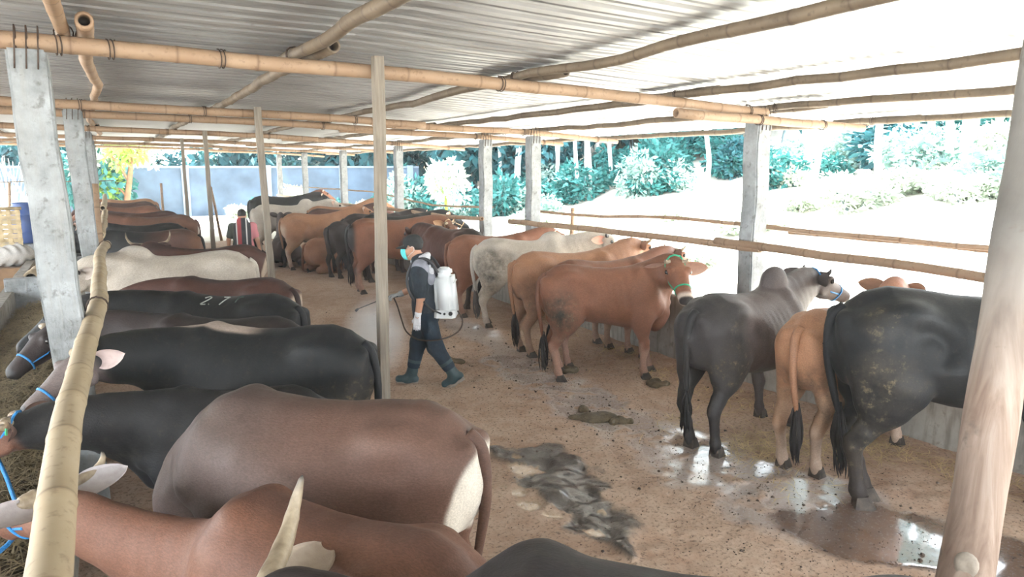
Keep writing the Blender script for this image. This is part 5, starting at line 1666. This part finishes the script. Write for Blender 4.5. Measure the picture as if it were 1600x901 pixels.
for (y, z, r) in ((.186, .835, .022), (.186, .840, .013)):
    pass
m.tube([(-.30, .182, .842), (-.30, .20, .842)], .022, 12); m.tube([(-.235, .182, .838), (-.235, .196, .838)], .013, 10)
m.build('valve_knob', M_BLACKP, spr)
m = MB()
for z in (.93, 1.00, 1.16): m.tube([(-.327, -.12, z), (-.331, 0, z), (-.327, .12, z)], .007, 6)
m.build('moulded_rib', M_PLAST, spr)
for s in (-1, 1):
    m = MB(); m.tube(bez([(-.17, s * .10, 1.24), (-.08, s * .12, 1.385), (.03, s * .125, 1.41), (.135, s * .12, 1.31), (.165, s * .125, 1.15), (.09, s * .155, .98), (-.08, s * .165, .88), (-.18, s * .15, .85)], 28), .018, 8, True, None, .35)
    m.build('strap', M_BLACKP, spr, True)
m = MB(); m.tube(bez([(-.20, .19, .84), (-.10, .225, .90), (-.02, .245, .985), (.03, .26, 1.04)], 12), .009, 8); m.tube([(-.035, .243, .97), (.03, .26, 1.04)], .014, 8); m.build('pump_lever', M_BLACKP, spr, True)
m = MB(); m.tube(bez([(-.355, .02, .84), (-.41, .06, .75), (-.385, .10, .65), (-.28, .16, .585), (-.12, .21, .555), (.05, .21, .565), (.19, .12, .63), (.27, -.02, .74), (.33, -.12, .86), (.38, -.17, .945)], 44), .0085, 7); m.build('hose', simple('dark_hose', (.045, .028, .02), .5, .2, 20, .1), spr, True)
m = MB(); m.tube([(.33, -.172, .965), (.46, -.165, .945)], [.016, .013], 10); m.tube([(.46, -.165, .945), (.80, -.24, .80)], .006, 7); m.tube([(.80, -.24, .80), (.83, -.245, .775)], [.012, .016], 8)
m.build('lance', M_BLACKP, spr, True)

# striped-shirt man seen from behind
def stripe_mat():
    t = NT('striped_cloth')
    tc = t.node('ShaderNodeTexCoord'); sx = t.node('ShaderNodeSeparateXYZ'); t.L(tc.outputs['Object'], sx.inputs[0])
    mr = t.node('ShaderNodeMapRange'); mr.inputs['From Min'].default_value = .30; mr.inputs['From Max'].default_value = -.30
    t.L(sx.outputs[1], mr.inputs['Value'])
    D = (.045, .045, .05); W = (.62, .60, .58); R = (.36, .055, .06); Pk = (.55, .20, .22); G = (.06, .07, .06)
    t.col(t.ramp(mr.outputs[0], [(0, G), (.22, D), (.29, W), (.33, R), (.46, D), (.60, W), (.64, D), (.76, Pk)], 'CONSTANT'))
    t.rough(.9); t.bump(t.noise(t.coord('Object'), 14, 4), .4, .02)
    return t.m
x2, y2 = at_px(379, 15.6)
man2 = empty('person', (x2, y2, 0), math.radians(90 - (29.19 - 20.4)), 'person in a shirt with red, white and dark stripes seen from behind', 'person')
JS = dict(head=(.10, 0, 1.40), face=(1, 0, -.45), neck=(.04, 0, 1.29), chest=(.01, 0, 1.10), hip=(-.02, 0, .80),
          shL=(.0, .195, 1.19), elL=(-.02, .275, .93), wrL=(.03, .285, .70), shR=(.0, -.195, 1.19), elR=(-.03, -.265, .93), wrR=(.0, -.31, .70),
          hpL=(-.02, .09, .74), knL=(.02, .10, .42), anL=(-.02, .10, .12), toeL=(.14, .11, .04), heelL=(-.04, .10, .042),
          hpR=(-.02, -.09, .74), knR=(.03, -.10, .42), anR=(-.02, -.10, .12), toeR=(.14, -.11, .04), heelR=(-.04, -.10, .042),
          handL=((.05, .05, -1), (0, -1, 0), (1, 0, .1), .3), handR=((.05, -.1, -1), (0, 1, 0), (1, 0, .1), .3))
person(man2, JS, dict(skin=M_SKIN, shirt=stripe_mat(), trousers=M_TROUS, boot=M_BOOT, vox=.014, sleeve=.7))

# ------------------------------------------------------------------ spray mist drifting off the lance
def mist():
    mt = bpy.data.materials.new('spray_mist'); mt.use_nodes = True
    nt = mt.node_tree; nt.nodes.clear()
    out = nt.nodes.new('ShaderNodeOutputMaterial'); vs = nt.nodes.new('ShaderNodeVolumeScatter')
    vs.inputs['Color'].default_value = (.97, .98, 1, 1)
    tc = nt.nodes.new('ShaderNodeTexCoord'); ln = nt.nodes.new('ShaderNodeVectorMath'); ln.operation = 'LENGTH'
    nt.links.new(tc.outputs['Object'], ln.inputs[0])
    mr = nt.nodes.new('ShaderNodeMapRange'); mr.inputs['From Min'].default_value = 1.0; mr.inputs['From Max'].default_value = .15
    mr.inputs['To Max'].default_value = 9.0
    nt.links.new(ln.outputs['Value'], mr.inputs['Value'])
    nz = nt.nodes.new('ShaderNodeTexNoise'); nz.inputs['Scale'].default_value = 2.2; nz.inputs['Detail'].default_value = 3
    nt.links.new(tc.outputs['Object'], nz.inputs['Vector'])
    mm = nt.nodes.new('ShaderNodeMath'); mm.operation = 'MULTIPLY'
    nt.links.new(mr.outputs[0], mm.inputs[0]); nt.links.new(nz.outputs['Fac'], mm.inputs[1])
    nt.links.new(mm.outputs[0], vs.inputs['Density']); nt.links.new(vs.outputs[0], out.inputs['Volume'])
    bm = bmesh.new(); bmesh.ops.create_icosphere(bm, subdivisions=3, radius=1.0)
    me = bpy.data.meshes.new('spray_mist'); bm.to_mesh(me); bm.free()
    o = link('spray_mist', me, mt, None, True, (2.54, 7.70, .48)); o.scale = (.40, .40, .48)
    tag(o, 'pale cloud of spray mist by the masked person behind the timber pole', 'mist', kind='stuff')
mist()

# ------------------------------------------------------------------ thin haze added in the shed to lift the dark tones
def haze():
    mt = bpy.data.materials.new('veil_haze'); mt.use_nodes = True
    nt = mt.node_tree; nt.nodes.clear()
    out = nt.nodes.new('ShaderNodeOutputMaterial'); vs = nt.nodes.new('ShaderNodeVolumeScatter')
    vs.inputs['Color'].default_value = (.95, .98, 1, 1); vs.inputs['Density'].default_value = HAZE
    vs.inputs['Anisotropy'].default_value = .35
    nt.links.new(vs.outputs[0], out.inputs['Volume'])
    m = MB(); m.box((1.2, 14.0, 1.90), (11.4, 33.0, 2.0))
    o = m.build('veil_haze', mt)
    tag(o, 'thin pale haze added under the roof to lift the dark tones', 'haze', kind='stuff')
HAZE = .0022
haze()
# ------------------------------------------------------------------ left pen: drum, sack, log, hay, woven panel
def drum():
    m_ = simple('blue_plastic', (.018, .055, .19), .4, .2, 4, .05)
    r = empty('plastic_drum', (-1.99, 24.4, .28), 0, 'blue plastic drum standing behind the left pen', 'drum')
    V = []; F = []
    prof = [(.0, .0), (.30, .0), (.325, .03), (.33, .12), (.345, .30), (.36, .315), (.345, .33), (.365, .5), (.365, .62), (.35, .78), (.365, .795), (.35, .81), (.335, 1.0), (.30, 1.07), (.31, 1.085), (.31, 1.12), (.29, 1.12), (.28, 1.08), (.0, 1.08)]
    s = 24
    for (a, z) in prof:
        for k in range(s): V.append((a * math.cos(2 * pi * k / s), a * math.sin(2 * pi * k / s), z))
    for i in range(len(prof) - 1):
        for k in range(s):
            k2 = (k + 1) % s; F.append((i * s + k, i * s + k2, (i + 1) * s + k2, (i + 1) * s + k))
    link('drum_body', mesh_np('drum_body', V, F), m_, r, True)
    m = MB(); m.tube([(.15, 0, 1.08), (.15, 0, 1.13)], .04, 10); m.tube([(-.15, 0, 1.08), (-.15, 0, 1.13)], .04, 10); m.build('bung', m_, r)
    m = MB(); m.box((-2.3, 24.4, .11), (2.2, 1.6, .30), bev=.03)
    o = m.build('trim_6', M_CONC); tag(o, kind='structure')
drum()
def sack():
    F = Field((-.5, -.4, 0), (.5, .4, .7), .02)
    F.ell((0, 0, .18), (.40, .27, .17), .05); F.ell((.16, .02, .22), (.22, .22, .16), .08); F.ell((-.25, 0, .30), (.12, .16, .16), .08)
    V, Q = F.mesh(); V[:, 2] += .012 * np.sin(V[:, 0] * 40 + V[:, 1] * 25)
    o = link('feed_sack', mesh_np('feed_sack', V, Q), simple('woven_sack', (.46, .44, .41), .85, .15, 60, .4), None, True, (-1.72, 16.6, .50)); o.scale = (1.1, 1, 1.1)
    tag(o, 'slumped pale feed sack on the brown ledge at the far left', 'sack')
sack()
m = MB(); m.box((-1.95, 17.0, .26), (1.9, 1.5, .50), bev=.04)
o = m.build('trim_7', simple('brown_earth_ledge', (.24, .15, .085), .95, .3, 3, .5)); tag(o, kind='structure')
# woven bamboo screen, each band its own strip
scr = empty('bamboo_screen', (-2.47, 20.0, .45), math.radians(-6), 'plaited bamboo screen left of the blue drum', 'screen')
m_s = simple('plaited_bamboo', (.42, .33, .19), .75, .3, 6, .2)
for k in range(9):
    m = MB(); m.box((0, .012 * (-1) ** k, .06 + k * .105), (1.5, .012, .095)); m.build('band', m_s, scr)
for k in range(9):
    m = MB(); n_ = 9
    pts = [(-.7 + k * .175, .016 * (-1) ** (k + j), .02 + j * .105) for j in range(10)]
    m.tube(pts, .045, 6, True, None, .12); m.build('band', m_s, scr)
m = MB(); m.tube([(-.78, 0, 1.0), (.78, 0, 1.0)], .035, 8); m.build('top_rail', m_s, scr, True)
bamboo('bamboo_log', [(-1.16, 14.0, .58), (-.95, 16.8, .64), (-.72, 19.8, .70)], .24, 'thick bamboo log lying along the pen left of the front concrete posts', None, M_BAMP, seed=71, cat='log', node=.5, wig=.01)

# hay heaped in the trough
def blades(name, n, fn, mat, label, cat, L=(.10, .30), w=.004, seed=5, parent=None):
    rg = np.random.default_rng(seed)
    P, T = fn(rg, n)
    ln = rg.uniform(L[0], L[1], n)[:, None]
    side = np.cross(T, np.array([0, 0, 1.0])); side /= np.linalg.norm(side, axis=1)[:, None] + 1e-9
    up = np.array([0, 0, 1.0])
    bend = rg.uniform(-.15, .30, n)[:, None] * ln
    a = P - T * ln * .5; b = P + side * rg.uniform(-.12, .12, (n, 1)) * ln + up * np.abs(bend) * .35; c = P + T * ln * .5
    W = side * w
    V = np.stack([a - W, a + W, b + W, b - W, c + W * .4, c - W * .4], 1).reshape(-1, 3)
    base = np.arange(n)[:, None] * 6
    Fq = np.concatenate([base + np.array([0, 1, 2, 3]), base + np.array([3, 2, 4, 5])])
    o = link(name, mesh_np(name, V, Fq), mat, parent)
    return tag(o, label, cat, kind='stuff')
M_HAY = simple('dry_hay', (.27, .215, .12), .85, .45, 9, .1)
M_STRAW = simple('straw', (.50, .38, .20), .8, .4, 9, .1)
hz_ = lambda x, y: .30 + .16 * np.exp(-((x + .85) / .38) ** 2) + .10 * (fbm(x, y, 2.0, 3, 88) - .5)
def hay_bed():
    xs = np.arange(-1.22, -.495, .045); ys = np.arange(2.0, 12.2, .08)
    X, Y = np.meshgrid(xs, ys, indexing='ij'); Z = hz_(X, Y)
    nx, ny = X.shape; I = np.arange(nx * ny).reshape(nx, ny)
    Fq = np.stack([I[:-1, :-1].ravel(), I[1:, :-1].ravel(), I[1:, 1:].ravel(), I[:-1, 1:].ravel()], 1)
    o = link('hay_bed', mesh_np('hay_bed', np.stack([X.ravel(), Y.ravel(), Z.ravel()], 1), Fq), simple('brown_chaff', (.12, .095, .06), .95, .4, 18, .8, bdist=.03), None, True)
    tag(o, 'bed of cut hay in the trough under the left heads', 'hay', kind='stuff')
    def fn(rg, n):
        x = rg.uniform(-1.22, -.52, n); y = rg.uniform(3.0, 12.2, n); z = hz_(x, y) + rg.uniform(.005, .04, n)
        a = rg.uniform(0, 2 * pi, n); t = np.stack([np.cos(a), np.sin(a), rg.uniform(-.3, .4, n)], 1)
        return np.stack([x, y, z], 1), t / np.linalg.norm(t, axis=1)[:, None]
    h = blades('hay', 9000, fn, M_HAY, None, None, (.10, .32), .0035, 6, o)
hay_bed()

def straw_fn(rg, n):
    c = np.array([(5.0, 3.95, .5, .3), (4.7, 4.1, .3, .25), (5.6, 3.6, .3, .35), (5.75, 7.3, .25, .35), (5.5, 5.2, .4, .6), (5.7, 2.9, .25, .4), (4.6, 4.9, .4, .4), (5.5, 6.2, .35, .4), (5.6, 9, .4, 1.0), (4.4, 3.5, .3, .3)])
    k = rg.choice(len(c), n, p=np.array([.20, .12, .13, .13, .12, .10, .05, .07, .05, .03]))
    x = c[k, 0] + rg.normal(0, 1, n) * c[k, 2] * .6; y = c[k, 1] + rg.normal(0, 1, n) * c[k, 3] * .6
    x = np.minimum(x, 5.98)
    z = floor_z(x, y) + rg.uniform(.004, .022, n)
    a = rg.uniform(0, 2 * pi, n); t = np.stack([np.cos(a), np.sin(a), rg.uniform(-.05, .10, n)], 1)
    return np.stack([x, y, z], 1), t / np.linalg.norm(t, axis=1)[:, None]
blades('straw', 1500, straw_fn, M_STRAW, 'loose straw trodden into the floor along the right manger wall', 'straw', (.06, .30), .0028, 9)

# crumbs of earth and dung too small to count
def clods():
    rg = np.random.default_rng(15); n = 5200
    u = rg.uniform(0, 1, n)
    x = np.where(u < .6, rg.normal(4.0, .55, n), rg.uniform(2.0, 5.9, n)); y = np.where(u < .6, rg.uniform(2.2, 9.5, n), rg.uniform(1.8, 12, n))
    z = floor_z(x, y)
    s = rg.uniform(.002, .007, n) * np.where(rg.uniform(0, 1, n) > .96, 2.6, 1)
    T = np.array([(1, 0, -.3), (-.5, .87, -.3), (-.5, -.87, -.3), (.6, .5, .5), (-.7, .2, .6), (.1, -.7, .55), (0, 0, 1)])
    Fc = np.array([(0, 1, 3), (1, 4, 3), (1, 2, 4), (2, 5, 4), (2, 0, 5), (0, 3, 5), (3, 4, 6), (4, 5, 6), (5, 3, 6)])
    a = rg.uniform(0, 2 * pi, n)
    V = T[None] * s[:, None, None]
    ca, sa = np.cos(a)[:, None], np.sin(a)[:, None]
    V = np.stack([V[:, :, 0] * ca - V[:, :, 1] * sa, V[:, :, 0] * sa + V[:, :, 1] * ca, V[:, :, 2] * .7], 2) + np.stack([x, y, z + s * .25], 1)[:, None, :]
    F = (np.arange(n)[:, None, None] * 7 + Fc[None]).reshape(-1, 3)
    o = link('dung_crumbs', mesh_np('dung_crumbs', V.reshape(-1, 3), F), simple('dark_crumbs', (.055, .036, .025), .8, .4, 15, .2))
    tag(o, 'dark crumbs of dung scattered over the wet aisle floor', 'dung', kind='stuff')
clods()
M_DUNG = simple('dung', (.10, .075, .042), .75, .45, 18, .8, bdist=.02)
def dung(x, y, r, label, seed, pale=False):
    rg = random.Random(seed)
    F = Field((-.4, -.4, -.03), (.4, .4, .2), .012)
    for k in range(9):
        a = rg.uniform(0, 6.28); d = rg.uniform(0, r)
        F.ell((math.cos(a) * d * 1.3, math.sin(a) * d * .8, .01), (rg.uniform(.3, .5) * r, rg.uniform(.3, .5) * r, rg.uniform(.018, .045)), .03)
    V, Q = F.mesh()
    o = link('dung_pat', mesh_np('dung_pat', V, Q), M_DUNG, None, True, (x, y, float(floor_z(np.array([x]), np.array([y]))[0]) + .004))
    o.rotation_euler = (0, 0, -.5)
    tag(o, label, 'dung', 'dung pats on the aisle floor')
dung(3.86, 5.38, .17, 'broad straw-flecked dung pat in the middle of the aisle', 1)
dung(5.12, 5.98, .12, 'grey dung pat in front of the forefeet of the camera-facing cow', 2)
dung(4.55, 6.85, .10, 'dung pat between the hind feet of the camera-facing cow', 3)
dung(3.55, 7.9, .13, 'dark dung pat on the floor right of the masked person', 4)
dung(4.05, 5.18, .09, 'small dung pat right of the broad one in mid aisle', 5)
dung(3.95, 5.62, .05, 'small round dung lump just beyond the broad pat', 6)

# ropes
rope_mesh('tether', [(-.62, 4.6, .80), (-.55, 4.35, .72), (-.5, 4.0, .62), (-.75, 3.7, .55)], .011, M_ROPE, None, 16); tag(bpy.data.objects['tether'], 'blue tether rope hanging from the head at the far left edge', 'rope')
# thin wire line at the left
bamboo('wire_rail', [(-9, 27.5, 1.95), (-3.0, 27.2, 1.93), (.3, 27.0, 1.95)], .035, 'thin rail running behind the blue drum', None, M_BAMO, seed=91, cat='rail', hollow=False)

# ------------------------------------------------------------------ labels by place for look-alike plants
def nth(n):
    return '%d%s' % (n, 'th' if 10 <= n % 100 <= 20 else {1: 'st', 2: 'nd', 3: 'rd'}.get(n % 10, 'th'))
byl = {}
for o in bpy.data.objects:
    if o.parent is None and o.get('category') in ('bush', 'tree') and o.get('group'):
        byl.setdefault(o['label'], []).append(o)
for lb, os_ in byl.items():
    if len(os_) > 1:
        os_.sort(key=lambda o: math.atan2(o.location.x, o.location.y))
        for i, o in enumerate(os_):
            o['label'] = '%s, %s from the left' % (lb, nth(i + 1))
